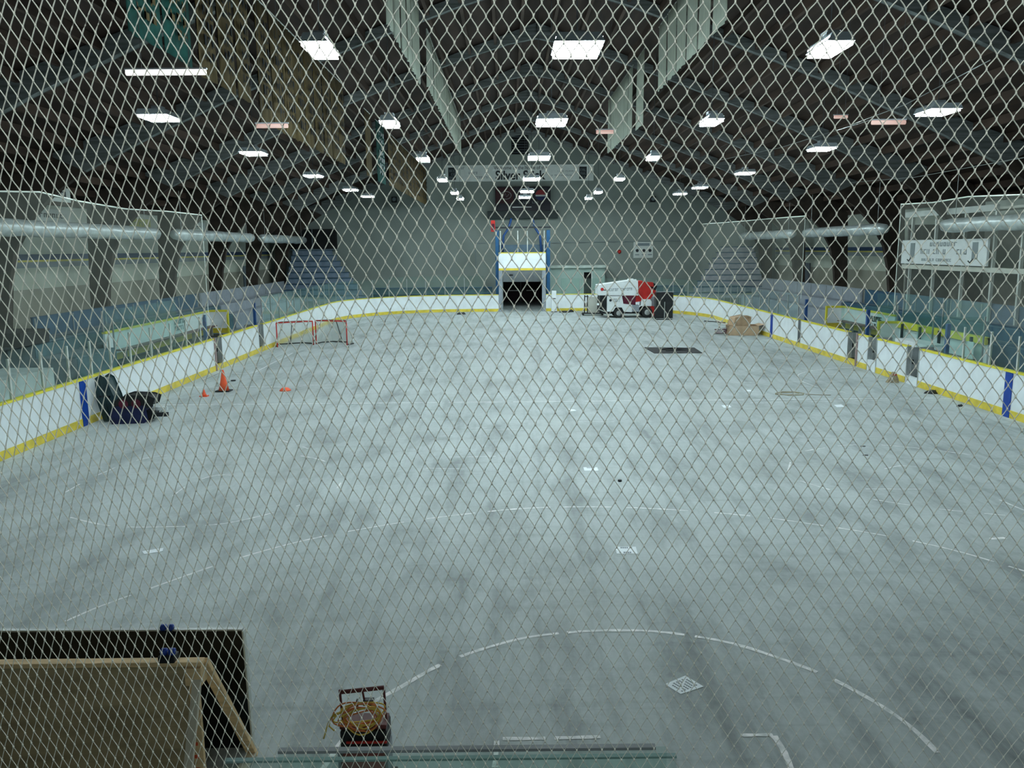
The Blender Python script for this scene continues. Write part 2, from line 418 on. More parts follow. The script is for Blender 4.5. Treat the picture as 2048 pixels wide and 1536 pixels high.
# ------------------------------------------------------------------ LED high-bay lights
LZ = 8.4
def led(wx, ly, two):
    t = thing('high_bay_light', 'x', 'ceiling light', (0, 0, LZ), 'LED high bay lights')
    b = MB().prism([(-wx/2-.03, .02), (wx/2+.03, .02), (wx/2-.05, .17), (-wx/2+.05, .17)], 'y', -ly/2-.03, ly/2+.03)
    obj('housing', b, m_hous, t)
    if two:
        for s in (-1, 1): obj('diffuser', MB().box(s*wx/4-wx/4+.03, s*wx/4+wx/4-.03, -ly/2, ly/2, -.04, .07), m_led, t)
    else: obj('diffuser', MB().box(-wx/2, wx/2, -ly/2, ly/2, -.05, .10), m_led, t)
    obj('driver_box', MB().box(-.13, .13, -.15, .15, .17, .30), m_hous, t)
    return t
p0 = led(.84, 1.05, False); p1 = led(.44, 1.05, False); p2 = led(.80, .95, True)
rows = [('centre', 1.32, [15.7, 24.4, 33.7, 43.7, 53.1, 59.2], 0), ('inner left', -3.38, [15.6, 24.5, 34.0, 43.9, 54.0, 60.4], 1),
        ('inner right', 6.02, [15.8, 24.6, 34.1, 44.3, 54.5, 60.9], 1), ('outer left', -9.5, [14.3, 23.1, 31.5, 41.0, 50.6, 56.8], 2),
        ('outer right', 11.87, [14.3, 23.1, 31.4, 41.4, 50.9, 56.7], 2)]
first = {0: True, 1: True, 2: True}
m_cable = mat('dark cable', (.10, .11, .12), .6, var=0)
for nm, x, ys, two in rows:
    for i, y in enumerate(ys):
        pr = (p0, p1, p2)[two]
        t = pr if first[two] else copy_tree(pr)
        first[two] = False
        t.location = (x, y, LZ)
        t['label'] = f'white LED high bay light, {ORD[i]} from the camera in the {nm} row'
for o in [q for q in bpy.data.objects if q.name.startswith('high_bay_light')]:
    x, y = o.location.x, o.location.y
    h = roofz(x)-LZ-.25
    obj('cable', MB().tube([(0, 0, .28), (0, 0, h)], .012, 4), m_cable, o)

# ------------------------------------------------------------------ hanging banners (one by one)
def scribble(n, w, h, vertical=False, seed=0, th=.25, rows=1):
    """letter-like strokes too small to read: n marks over w x h in the (u, v) plane"""
    R = random.Random(seed); out = []
    cw = w/n
    for r in range(rows):
        v0 = -r*h*1.5
        for i in range(n):
            u = i*cw
            if R.random() < .12: continue
            out.append((u, u+cw*.2, v0, v0+h))
            if R.random() < .6: out.append((u, u+cw*.7, v0+h*.8, v0+h))
            if R.random() < .6: out.append((u, u+cw*.7, v0, v0+h*.2))
            if R.random() < .5: out.append((u+cw*.5, u+cw*.7, v0, v0+h))
    return out
def banner(X, y0, wid, z0, z1, m, label, group, marks=None, mm=None, seed=0, name='hanging_banner'):
    t = thing(name, label, 'banner', (X, y0+wid/2, z0), group)
    R = random.Random(seed); n = 8; h = z1-z0
    vs = []; fs = []
    for i in range(n+1):
        for j in range(5):
            yy = -wid/2+wid*i/n
            zz = h*j/4 + (R.uniform(-.04, .02) if j == 0 else 0)
            xx = .03*sin(i*1.7+seed)*(1-j/4)+.015*sin(i*2.3+seed)
            vs.append((xx, yy, zz))
    for i in range(n):
        for j in range(4):
            a = i*5+j; fs.append((a, a+5, a+6, a+1))
    o = obj('cloth', MB().add(vs, fs), m, t, smooth=True)
    so = o.modifiers.new('solid', 'SOLIDIFY'); so.thickness = .012
    obj('hanging_rod', MB().tube([(0, -wid/2-.04, h), (0, wid/2+.04, h)], .02, 6), m_post, t)
    if marks:
        mb = MB()
        for (u0, u1, v0, v1) in marks:
            for sx in (-.075, .075):
                mb.box(sx-.002, sx+.002, u0, u1, v0, v1)
        obj('lettering', mb, mm or m_ink, t)
    return t
def vmarks(h, wid, seed, rows=7):
    R = random.Random(seed); out = []
    for r in range(rows):
        z = h*.12 + h*.76*r/rows
        for k in range(3):
            u = -wid*.3+k*wid*.22
            if R.random() < .85:
                out.append((u, u+wid*.05, z, z+h*.075)); out.append((u, u+wid*.15, z+R.choice([0, .03, .06])*h, z+h*.075*.25+R.choice([0, .03, .06])*h))
    return out
k = 0
def rowof(X, ys, z0, z1, m, desc, grp, marks=False, mm=None, wid=1.0):
    for i, y in enumerate(ys):
        wy = wid if not isinstance(wid, (list, tuple)) else wid[i]
        zz1 = min(z1, roofz(X)-.35)
        banner(X, y, wy, z0, zz1, m, f'{desc}, {ORD[i]} from camera', grp, vmarks(zz1-z0, wy, i*7+int(X*10)) if marks else None, mm, seed=i+int(X*3))
rowof(-2.8, [20.6+1.25*i for i in range(6)], 10.15, 12.6, m_banw, 'narrow off-white banner left of ridge', 'off-white banners left of the ridge', wid=1.05)
rowof(-2.8, [30.6+1.25*i for i in range(17)], 10.6, 12.75, m_banw, 'ragged off-white pennant left of ridge', 'far off-white banners left of the ridge', wid=1.1)
rowof(5.5, [21.2+1.6*i for i in range(6)], 10.35, 12.8, m_banw, 'long off-white banner right of ridge', 'near off-white banners right of the ridge', wid=1.35)
rowof(5.5, [33.6], 9.7, 12.6, m_banw, 'lone off-white banner right of ridge', 'single banner', wid=1.8)
rowof(5.5, [36.6+1.24*i for i in range(7)], 9.85, 12.8, m_banw, 'off-white banner, far group right of ridge', 'far off-white banners right of the ridge', wid=1.16)
rowof(-6.3, [14.3, 15.75], 8.45, 11.1, m_bangr, 'green banner at upper left', 'green banners at upper left', True, m_bang, wid=1.35)
rowof(-6.3, [17.5, 18.75, 20.0], 8.4, 11.1, m_bang, 'gold banner, nearest lettered gold group', 'nearest gold banners', True, wid=1.0)
rowof(-6.3, [21.6+1.25*i for i in range(9)], 8.1, 11.1, m_bang, 'gold banner, middle lettered gold group', 'middle gold banners', True, wid=1.12)
rowof(-6.3, [37.5], 8.15, 11.0, m_bang, 'wide gold banner before the green one', 'single gold banner', wid=1.5)
rowof(-6.3, [40.6], 8.15, 11.0, m_bangr, 'white-lettered green banner among gold ones', 'far green banner', True, m_white, wid=2.6)
rowof(-6.3, [44.6+1.75*i for i in range(12)], 8.25, 11.0, m_bang, 'gold banner, far gold group', 'far gold banners', True, wid=1.6)
# small blue flag near the roof
t = thing('small_flag', 'small blue flag hanging near the roof at top of the picture', 'flag', (-2.3, 16.2, 9.75))
obj('cloth', MB().prism([(-.22, 0), (.18, .15), (.2, 1.1), (-.2, 1.1)], 'y', -.01, .01), mat('blue cloth', (.02, .07, .30), .8), t)
obj('hem', MB().prism([(-.22, 0), (.0, .06), (.0, .14), (-.21, .1)], 'y', -.014, .014), m_bang, t)

# ------------------------------------------------------------------ glowing bars standing in for lamp reflections in the window
def lamp_reflection(x0, x1, y, Y, th, m, label):
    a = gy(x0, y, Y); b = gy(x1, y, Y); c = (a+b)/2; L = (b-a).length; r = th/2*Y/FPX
    t = thing('lamp_reflection', label, 'reflection', c, 'lamp reflections in the window')
    obj('tube', MB().tube([(-L/2, 0, 0), (L/2, 0, 0)], r, 10), m, t, smooth=True)  # glowing bar standing in for the mirrored lamp
    obj('added_batten', MB().box(-L/2-.02, L/2+.02, -r*.6, r*.6, r*1.02, r*1.6), m_hous, t)  # batten and hangers are added, the reflections have none
    obj('hanger', MB().tube([(-L*.3, 0, r*1.5), (-L*.3, 0, roofz(c.x)-c.z-.3)], .006, 4).tube([(L*.3, 0, r*1.5), (L*.3, 0, roofz(c.x)-c.z-.3)], .006, 4), m_cable, t)  # added hangers, the reflections have none
lamp_reflection(252, 411, 145, 13.0, 10, m_refl, 'bright warm white window reflection of a tube at upper left')
lamp_reflection(512, 575, 252, 19.0, 8, m_reflp, 'dim pinkish window reflection of a tube below the gold banners')
lamp_reflection(1743, 1810, 245, 19.0, 8, m_reflp, 'dim pinkish window reflection of a tube at right, longer of two')
lamp_reflection(1668, 1694, 234, 22.0, 6, m_reflp, 'short dim pinkish window reflection at right, smaller of two')
lamp_reflection(1192, 1226, 264, 30.0, 7, m_reflp, 'short pale window reflection of a tube beside the single off-white banner')
# two unseen lamps added above the viewpoint to brighten the net
for x, lb in ((-1.0, 'unseen lamp added above the view to light the net, left one'), (1.0, 'unseen lamp added above the view to light the net, right one')):
    t = thing('net_fill_lamp', lb, 'ceiling light', (x, .6, 6.6), 'lamps added for the net')
    obj('diffuser', MB().box(-.6, .6, -.3, .3, 0, .02), mat('net fill diffuser', (1, 1, 1), .5, var=0, emit=((.97, 1, .95), NET_FILL)), t)
    obj('housing', MB().box(-.63, .63, -.33, .33, .02, .1), m_hous, t)  # housing of the added unseen lamp
    obj('added_stem', MB().tube([(0, 0, .1), (0, 0, roofz(x)-6.65)], .02, 6), m_cable, t)
# pendant dome lamps
for (x, y, X, lb) in ((628, 441, -17.0, 'small white dome lamp hanging over the left corner bleachers'), (1850, 388, 19.0, 'white dome lamp hanging at right above the sign'),
                      (1458, 436, 19.0, 'small white dome lamp over the far right bleachers')):
    P = gx(x, y, X)
    t = thing('dome_lamp', lb, 'pendant lamp', P, 'dome pendant lamps')
    obj('shade', MB().lathe([(.28, 0), (.27, .04), (.18, .16), (.06, .24), (.03, .3)], 16), m_white, t, smooth=True)
    obj('cord', MB().tube([(0, 0, .28), (0, 0, roofz(X)-P.z)], .01, 4), m_cable, t)

# ------------------------------------------------------------------ wrapped ducts over the walkways
def duct(X, y0, y1, lab):
    t = thing('wrapped_duct', lab, 'duct', (X, (y0+y1)/2, 5.63), 'silvery wrapped ducts')
    n = max(6, int((y1-y0)/.5)); vs = []; fs = []; R = random.Random(int(y0*10)); K = 14
    for i in range(n+1):
        yy = y0+(y1-y0)*i/n-(y0+y1)/2
        end = .82 if i in (0, n) else 1
        for k_ in range(K):
            a = 2*pi*k_/K
            r = .27*end*(1+R.uniform(-.06, .06))
            vs.append((r*cos(a), yy, r*sin(a)*1.02-(.05*abs(sin(i*.8)) if sin(a) < -.5 else 0)))
    for i in range(n):
        for k_ in range(K): fs.append((i*K+k_, (i+1)*K+k_, (i+1)*K+(k_+1) % K, i*K+(k_+1) % K))
    fs += [tuple(range(K)), tuple(n*K+k_ for k_ in range(K-1, -1, -1))]
    obj('wrapping', MB().add(vs, fs), m_foil, t, smooth=True)
    for q in (.08, .92):
        yy = (y0-y1)/2+(y1-y0)*q
        obj('hanger', MB().tube([(0, yy, .25), (0, yy, roofz(X)-5.63-.3)], .015, 5), m_metal, t)
duct(-16.4, 24, 38.6, 'silvery wrapped duct on the left side, nearest the camera')
duct(-16.4, 40.6, 52.9, 'silvery wrapped duct on the left side, middle one')
duct(-16.4, 54.9, 66.6, 'short silvery wrapped duct on the left side, farthest one')
duct(18.7, 25, 35.1, 'silvery wrapped duct on the right side above the white sign')
duct(18.7, 40.6, 51.4, 'silvery wrapped duct on the right side, middle one')
duct(18.7, 53.6, 65.6, 'silvery wrapped duct on the right side, farthest one')

# ------------------------------------------------------------------ side netting above the boards
def side_net(X, pts, lab, ylow, edge=None):
    t = thing('side_net', lab, 'netting', (X, pts[0][0], HB), 'fine side netting')
    n = len(pts)
    vs = []
    for y, z in pts: vs += [(X, y, 2.5), (X, y, z)]
    obj('mesh', MB().add(vs, [(2*i, 2*i+1, 2*i+3, 2*i+2) for i in range(n-1)]), m_veil, t, w=True)
    obj('top_rope', MB().tube([(X, y, z) for y, z in pts], .022, 6), m_rope, t, w=True)
    if edge is not None: obj('edge_rope', MB().tube([(X, pts[edge][0], pts[edge][1]), (X, pts[edge][0], 2.3)], .015, 6), m_rope, t, w=True)
    return t
side_net(-11.95, [(15, 6.1), (19.57, 6.22), (21.3, 6.32), (23.2, 6.2), (26, 6.12), (29.3, 6.19), (32.4, 6.19)], 'fine white net with sagging top rope above the left boards', 2, -1)
side_net(14.2, [(39.2, 6.22), (44, 6.28), (50, 6.33), (56, 6.40), (60, 6.46)], 'fine white net above the far right boards', 2, 0)
side_net(14.2, [(18, 6.2), (22.5, 6.14), (25.4, 6.26), (27.5, 6.2), (29.7, 6.26)], 'fine white net above the near right boards', 2, -1)
# thin guy wires
for (ya, yb), (a, b, lab) in zip(((30, 20), (42, 28), (40, 24)), (((1700, 250), (1980, 120), 'thin guy wire running up across the right roof'), ((1440, 320), (1740, 240), 'thin guy wire crossing the middle right roof'), ((1700, 365), (2048, 315), 'thin cable strung low across the right side'))):
    A = gy(*a, ya); B = gy(*b, yb)
    obj('guy_wire', MB().tube([A, (A+B)/2-Vector((0, 0, .15)), B], .012, 4), m_metal, label=lab, cat='wire')

# ------------------------------------------------------------------ dasher boards
def arc(cx, cy, r, a0, a1, n):
    return [(cx+r*cos(math.radians(a0+(a1-a0)*i/n)), cy+r*sin(math.radians(a0+(a1-a0)*i/n))) for i in range(n+1)]
def wallpath(mb, pts, off0, off1, z0, z1):
    """thick ribbon along pts, offset outwards (to the right of travel) between off0 and off1"""
    n = len(pts); vs = []
    for i, (x, y) in enumerate(pts):
        x0, y0 = pts[max(i-1, 0)]; x1, y1 = pts[min(i+1, n-1)]
        tx, ty = x1-x0, y1-y0; l = sqrt(tx*tx+ty*ty); nx, ny = ty/l, -tx/l
        for o in (off0, off1):
            for z in (z0, z1): vs.append((x+nx*o, y+ny*o, z))
    fs = []
    for i in range(n-1):
        a = i*4; b = a+4
        fs += [(a, b, b+1, a+1), (a+2, a+3, b+3, b+2), (a+1, b+1, b+3, a+3), (a, a+2, b+2, b)]
    fs += [(0, 1, 3, 2), ((n-1)*4, (n-1)*4+2, (n-1)*4+3, (n-1)*4+1)]
    return mb.add(vs, fs)
def board(pts, lab, side=1, ztop=HB):
    x, y = pts[0]
    t = thing('dasher_board', lab, 'rink board', (x, y, 0), 'white dasher boards')
    obj('panel', wallpath(MB(), pts, 0, side*.10, .22, ztop-.05), m_board, t, w=True)
    obj('kick_plate', wallpath(MB(), pts, -side*.015, side*.10, 0, .22), m_yel, t, w=True)
    obj('cap_rail', wallpath(MB(), pts, -side*.02, side*.15, ztop-.05, ztop), m_yel2, t, w=True)
    return t
# side = +1: outside lies to the right of travel
board([(XL, 33.0-.4), (XL, 12)], 'long white dasher board on the near left side, yellow kick plate', 1)
board([(XL, 38.4), (XL, 33.4)], 'white dasher board on the left between the two bench gates', 1)
RC = 8.4
R_ = arc(XL+RC, YE-RC, RC, 180, 90, 18)
far_left = [(XL, 39.2), (XL, 46), (XL, 52)]+R_+[(-.68, YE)]
board(far_left, 'white dasher board curving round the far left corner', -1)
R2_ = arc(XR-RC, YE-RC, RC, 0, 90, 18)
board([(XR, 39.0), (XR, 46), (XR, 52)]+R2_+[(2.98, YE)], 'white dasher board curving round the far right corner', 1)
board([(XR, 33.2), (XR, 38.6)], 'white dasher board on the right beyond the brown gate post', 1)
board([(XR, 31.3), (XR, 32.3)], 'short white dasher board between the two right-hand gates', 1)
board([(XR, 28.2), (XR, 30.5)], 'white dasher board behind the leaning broom', 1)
board([(XR, 12), (XR, 27.3)], 'long white dasher board on the near right side', 1)
# vertical colour markers fixed on the boards
for (X, y, lab, sg) in ((XL, 22.25, 'broad blue marker stripe on the near left board', 1), (XR, 22.3, 'broad blue marker stripe on the near right board', -1), (XR, 42.9, 'blue marker stripe on the far right board', -1)):
    obj('line_marker', MB().box(X+sg*.005, X+sg*.028, y-.16, y+.16, .0, HB-.06), m_blue, label=lab, cat='marker stripe', group='blue line markers')
# board seams
for (X, ys, sg) in ((XL, (14.6, 17.0, 19.4, 24.6, 27, 29.4, 44, 48, 52), 1), (XR, (14.6, 17, 19.4, 24.8, 35.6, 38, 46, 50, 54), -1)):
    pass

# gates and their posts
def gate(X, y0, y1, sg, lab, open_=True, post=None, low=0.0):
    t = thing('bench_gate', lab, 'gate', (X, (y0+y1)/2, 0), 'gates in the boards')
    obj('jamb', MB().box(X-sg*.12, X+.01*sg, y0-.05, y0, 0, HB-.02), m_metal, t, w=True)
    obj('jamb', MB().box(X-sg*.12, X+.01*sg, y1, y1+.05, 0, HB-.02), m_metal, t, w=True)
    obj('sill', MB().box(X-sg*.14, X+.01*sg, y0, y1, 0, .22+low), m_yel if low == 0 else m_board, t, w=True)
    obj('door_leaf', MB().box(X-sg*.12-(.75*sg if open_ else 0), X-sg*.12, y1-.09, y1-.02, .25, HB-.04), m_metal if open_ else m_board, t, w=True)
    obj('latch', MB().box(X-sg*.16, X-sg*.12, y1-.14, y1-.10, .7, .85), m_black, t, w=True)
    if post: obj('edge_post', MB().box(X-.05, X+.05, y0-.16, y0-.05, 0, HB+.02), post, t, w=True)
    return t
m_pinkp = mat('worn pinkish brown post', (.34, .25, .24), .6)
gate(XL, 32.6+.06, 33.34, 1, 'open gate in the left boards behind the tall orange cone', post=m_pinkp)
gate(XL, 38.46, 39.14, 1, 'dark gate gap in the left boards beside the hockey nets')
gate(XR, 32.36, 33.14, -1, 'open gate in the right boards with a pinkish brown post', post=m_pinkp)
gate(XR, 30.56, 31.24, -1, 'grey gate in the right boards with a recessed opening', low=.2)
gate(XR, 27.36, 28.14, -1, 'grey gate in the right boards nearest the leaning broom', low=.05)
gate(XR, 38.66, 38.94, -1, 'narrow gate seam in the right boards beside a blue post', open_=False)
def bluepost(X, y, lab, z1=2.3):
    t = thing('blue_post', lab, 'post', (X, y, 0), 'blue steel posts along the boards')
    obj('shaft', MB().box(-.06, .06, -.06, .06, 0, z1), m_bluest, t, bevel=.01)
    obj('foot', MB().box(-.1, .1, -.1, .1, 0, .03), m_metal, t)
bluepost(XL-.24, 32.3, 'blue steel post behind the left boards beside the open gate')
bluepost(XL-.24, 38.75, 'taller blue steel post behind the left boards by the far gate', 2.35)
bluepost(XR+.24, 38.7, 'blue steel post behind the right boards farthest from camera', 2.3)
bluepost(XR+.24, 32.0, 'blue steel post behind the right boards beside the bench', 2.3)
bluepost(XR+.24, 26.1, 'nearest blue steel post behind the right boards', 2.28)

# ------------------------------------------------------------------ glass panels on the boards
def pane(a, b, z0, z1, lab, grp, m=None, postm=None, pz=None):
    (x0, y0), (x1, y1) = a, b
    t = thing('glass_panel', lab, 'glass panel', (x0, y0, z0), grp)
    L = sqrt((x1-x0)**2+(y1-y0)**2); tx, ty = (x1-x0)/L, (y1-y0)/L; nx, ny = -ty*.006, tx*.006
    g0 = .03
    P = [(x0+tx*g0+nx, y0+ty*g0+ny), (x1-tx*g0+nx, y1-ty*g0+ny), (x1-tx*g0-nx, y1-ty*g0-ny), (x0+tx*g0-nx, y0+ty*g0-ny)]
    obj('pane', MB().prism(P, 'z', z0, z1), m or m_glass, t, w=True)
    obj('post', MB().box(x0-.025, x0+.025, y0-.03, y0+.03, z0, pz or (z0+.95)), postm or m_post, t, w=True)
yl = [12.2, 13.5, 14.8, 16.1, 17.45, 19.15, 20.5, 21.75, 22.95, 24.1, 25.4, 26.9, 28.5, 29.9, 31.3, 32.2]
for i in range(len(yl)-1):
    pane((XL-.06, yl[i]), (XL-.06, yl[i+1]), HB, 2.48, f'clear glass panel on near left boards, {ORD[i]} from camera', 'low glass along the near left boards', pz=2.3)
yr = [12.2, 13.6, 15.0, 16.4, 17.8, 19.2, 20.7, 22.1, 23.4, 24.8, 26.0]
for i in range(len(yr)-1):
    pane((XR+.06, yr[i]), (XR+.06, yr[i+1]), HB, 2.5, f'clear glass panel on near right boards, {ORD[i]} from camera', 'low glass along the near right boards', pz=2.3)
def along(pts, step):
    out = [pts[0]]; acc = 0
    for (x0, y0), (x1, y1) in zip(pts, pts[1:]):
        L = sqrt((x1-x0)**2+(y1-y0)**2); s = step-acc
        while s <= L: out.append((x0+(x1-x0)*s/L, y0+(y1-y0)*s/L)); s += step
        acc = L-(s-step)
    return out
pl = along([(XL-.05, 39.3), (XL-.05, 54.3)]+arc(XL+RC, YE-RC, RC+.05, 178, 92, 14)+[(-1.0, YE+.06)], 1.5)
for i, (a, b) in enumerate(zip(pl, pl[1:])):
    nm = 'far left boards' if a[0] < -10 else 'far end boards left of the tower'
    pane(a, b, HB, 2.62 if a[1] < 60 else 2.75, f'tall greenish glass panel on {nm}, {ORD[i]} beyond blue post', 'tall glass on the far left boards', m_glass2 if a[1] < 58 else m_glass, m_metal, 2.6)
pr = along([(XR+.05, 39.2), (XR+.05, 54.3)]+arc(XR-RC, YE-RC, RC+.05, 2, 88, 14)+[(3.5, YE+.06)], 1.5)
for i, (a, b) in enumerate(zip(pr, pr[1:])):
    nm = 'far right boards' if a[0] > 12 else 'far end boards right of the tower'
    pane(a, b, HB, 2.5, f'tall greenish glass panel on {nm}, {ORD[i]} beyond blue post', 'tall glass on the far right boards', m_glass, m_metal, 2.4)

# ------------------------------------------------------------------ side seating
def stand(sg, X1, X2, X3, Y0, Y1, lab, mR, mT, sd=1.3):
    """stepped seating; sg -1 left, +1 right; X1..X3 riser fronts"""
    t = thing('seating_tier', lab, 'bleachers', (X1, Y0, 0), 'stepped side seating')
    def bx(xa, xb, z0, z1, m, nm, y0=Y0, y1=Y1):
        obj(nm, MB().box(min(xa, xb), max(xa, xb), y0, y1, z0, z1), m, t, w=True)
    bx(X1-sg*sd, X1, 0, .4, mT, 'step'); bx(X1, X2, 0, 1.2, mT, 'step'); bx(X2, X3, 0, 1.7, mT, 'step')
    bx(X1-sg*.03, X1, .42, 1.19, mR, 'riser'); bx(X2-sg*.03, X2, 1.22, 1.69, mR, 'riser')
    bx(X1+sg*.02, X1+sg*.38, 1.2, 1.24, mR, 'seat_plank'); bx(X2+sg*.02, X2+sg*.38, 1.7, 1.74, mR, 'seat_plank')
    return t
def backpanel(X, Y0, Y1, m, lab, z0=1.55, z1=2.4):
    t = thing('back_panel', lab, 'panel', (X, Y0, z0), 'back panels of the seating')
    obj('sheet', MB().box(X-.04, X+.04, Y0, Y1, z0, z1), m, t, w=True, bevel=.01)
    obj('top_trim', MB().box(X-.06, X+.06, Y0, Y1, z1, z1+.03), m, t, w=True)
    n = int((Y1-Y0)/2.4)
    for i in range(n+1):
        y = Y0+.1+(Y1-Y0-.2)*i/max(n, 1)
        obj('bracket', MB().box(X-.07, X+.07, y-.03, y+.03, 1.2, z1-.02), m_metal, t, w=True)
stand(-1, -14.8, -16.2, -17.5, 27.6, 30.4, 'short blue stepped seating on the left before the bench', m_sblue2, m_tread)
stand(-1, -15.7, -16.4, -17.5, 30.5, 46.3, 'blue stepped seating on the left behind the bench', m_sblue2, m_tread, .3)
stand(-1, -15.6, -16.4, -17.5, 46.4, 62.0, 'grey stepped seating on the left farther along', m_sgrey, m_sgrey)
backpanel(-17.6, 30.0, 46.2, m_sblue, 'long dark blue back panel on top of the left seating')
backpanel(-17.6, 46.5, 64.2, m_sgrey, 'long pale grey back panel on the far left seating')
stand(1, 17.9, 18.7, 19.7, 45.3, 62.0, 'grey stepped seating on the right beyond the benches', m_sgrey, m_sgrey)
stand(1, 17.9, 18.7, 19.7, 16, 45.1, 'blue stepped seating on the right behind the benches', m_sblue, m_tread, .4)
backpanel(19.8, 45.2, 63.0, m_sgrey, 'long pale grey back panel on the far right seating')
backpanel(19.8, 36.2, 44.9, m_sblue, 'dark blue back panel right of the grey panel')
backpanel(19.8, 28.8, 36.1, mat('faded blue panel', (.11, .17, .22), .5), 'faded blue grey back panel under the press box')
backpanel(19.8, 16, 28.7, m_sblue, 'dark blue back panel at the right edge of the picture')
# concrete steps at near left
t = thing('concrete_steps', 'wide pale concrete steps behind the glass at left edge', 'steps', (-14, 20, 0))
for (xa, xb, z, y1) in ((-13.2, -14.6, .55, 27.4), (-14.6, -16.2, 1.15, 25.8), (-16.2, -17.7, 1.7, 24.3), (-17.7, -19.38, 2.0, 27.5)):
    obj('step', MB().box(xb, xa, 8, y1, 0, z), m_conc, t, w=True, bevel=.02)
t = thing('speaker_case', 'low black case resting at the end of the blue seating', 'case', (-17.0, 27.0, 1.7))
obj('body', MB().box(-.5, .9, -.3, 1.4, 0, .42), m_black, t, bevel=.02); obj('lid', MB().box(-.52, .92, -.32, 1.42, .42, .47), m_rubber, t)

# ------------------------------------------------------------------ bench enclosures
def enclosure(sg, X0, X1, Y0, Y1, lab, zf=.45, zt=1.45, text=None, tY=None, mB=None):
    """X0 board side, X1 back"""
    mB = mB or m_board
    t = thing('bench_enclosure', lab, 'player bench', (X1, Y0, 0), 'bench enclosures')
    def bx(nm, xa, xb, y0, y1, z0, z1, m): return obj(nm, MB().box(min(xa, xb), max(xa, xb), y0, y1, z0, z1), m, t, w=True)
    bx('platform', X0, X1, Y0, Y1, 0, zf-.15, m_rubber)
    bx('back_panel', X1, X1+sg*.08, Y0, Y1, zf+.15, zt-.05, mB); bx('back_kick', X1-sg*.01, X1+sg*.08, Y0, Y1, zf-.1, zf+.15, m_yel); bx('back_cap', X1-sg*.03, X1+sg*.12, Y0, Y1, zt-.05, zt+.03, m_yel2)
    bx('end_panel', X1-sg*.9, X1, Y1, Y1+.08, zf+.15, zt-.05, mB); bx('end_kick', X1-sg*.9, X1, Y1-.01, Y1+.08, zf-.1, zf+.15, m_yel); bx('end_cap', X1-sg*.9, X1, Y1-.02, Y1+.1, zt-.05, zt+.05, m_yel2)
    bx('end_post', X1-sg*.95, X1-sg*.87, Y1-.03, Y1+.1, zf-.1, zt+.05, m_yel2)
    bx('bench_seat', X1-sg*.15, X1-sg*.5, Y0+.4, Y1-.4, zf+.28, zf+.33, mat('brown bench wood', (.16, .08, .07), .5))
    n = 5
    for i in range(n): 
        y = Y0+.8+(Y1-Y0-1.6)*i/(n-1); bx('bench_leg', X1-sg*.25, X1-sg*.4, y-.03, y+.03, zf-.15, zf+.28, m_metal)
    if text:
        ht = .26
        mb = MB()
        u = 0
        strokes = {'H': [(0, .18, 0, 1), (.62, .8, 0, 1), (0, .8, .42, .58)], 'O': [(0, .18, 0, 1), (.62, .8, 0, 1), (0, .8, 0, .16), (0, .8, .84, 1)],
                   'M': [(0, .16, 0, 1), (.74, .9, 0, 1), (.3, .6, .5, 1), (0, .9, .84, 1)], 'E': [(0, .18, 0, 1), (0, .7, 0, .16), (0, .6, .42, .58), (0, .7, .84, 1)]}
        for ch in text:
            for (a, b, c, d) in strokes[ch]:
                ya = tY-(u+a*.34)*1.0; yb = tY-(u+b*.34)*1.0
                mb.box(X1-sg*.025, X1-sg*.012, min(ya, yb), max(ya, yb), zt-.2-ht+c*ht, zt-.2-ht+d*ht)
            u += .36
        for (a, b, c, d) in scribble(6, 1.0, .12, seed=4): mb.box(X1-sg*.025, X1-sg*.012, tY-.1-b, tY-.1-a, zt-.66+c, zt-.66+d)
        obj('lettering', mb, m_ink, t, w=True)
    return t
enclosure(-1, XL-.2, -15.25, 30.6, 41.5, 'left bench enclosure with white back panels and yellow rails', .75, 1.78)
enclosure(1, XR+.2, 17.3, 36.0, 41.5, 'right bench enclosure lettered HOME on its white back panel', .75, 1.72, 'HOME', 38.6)
enclosure(1, XR+.6, 17.0, 28.4, 34.9, 'right penalty enclosure with thick yellow rail and white back', .4, 1.52)
obj('top_band', MB().box(16.9, 17.1, 28.4, 34.9, 1.30, 1.56), m_yel2, [q for q in bpy.data.objects if q.name.startswith('bench_enclosure')][-1], w=True)
for i, y in enumerate((34.4, 32.9, 31.4, 29.2)):
    obj('strut', MB().box(16.82, 16.9, y-.05, y+.05, .9, 1.5), m_ink, [q for q in bpy.data.objects if q.name.startswith('bench_enclosure')][2], w=True)
# lettering on left bench back
t = [q for q in bpy.data.objects if q.name.startswith('bench_enclosure')][0]
mb = MB()
for (a, b, c, d) in scribble(7, 1.6, .2, seed=2, rows=2): mb.box(-15.22, -15.21, 37.0+a, 37.0+b, 1.5+c, 1.5+d)
obj('lettering', mb, m_ink2, t, w=True)
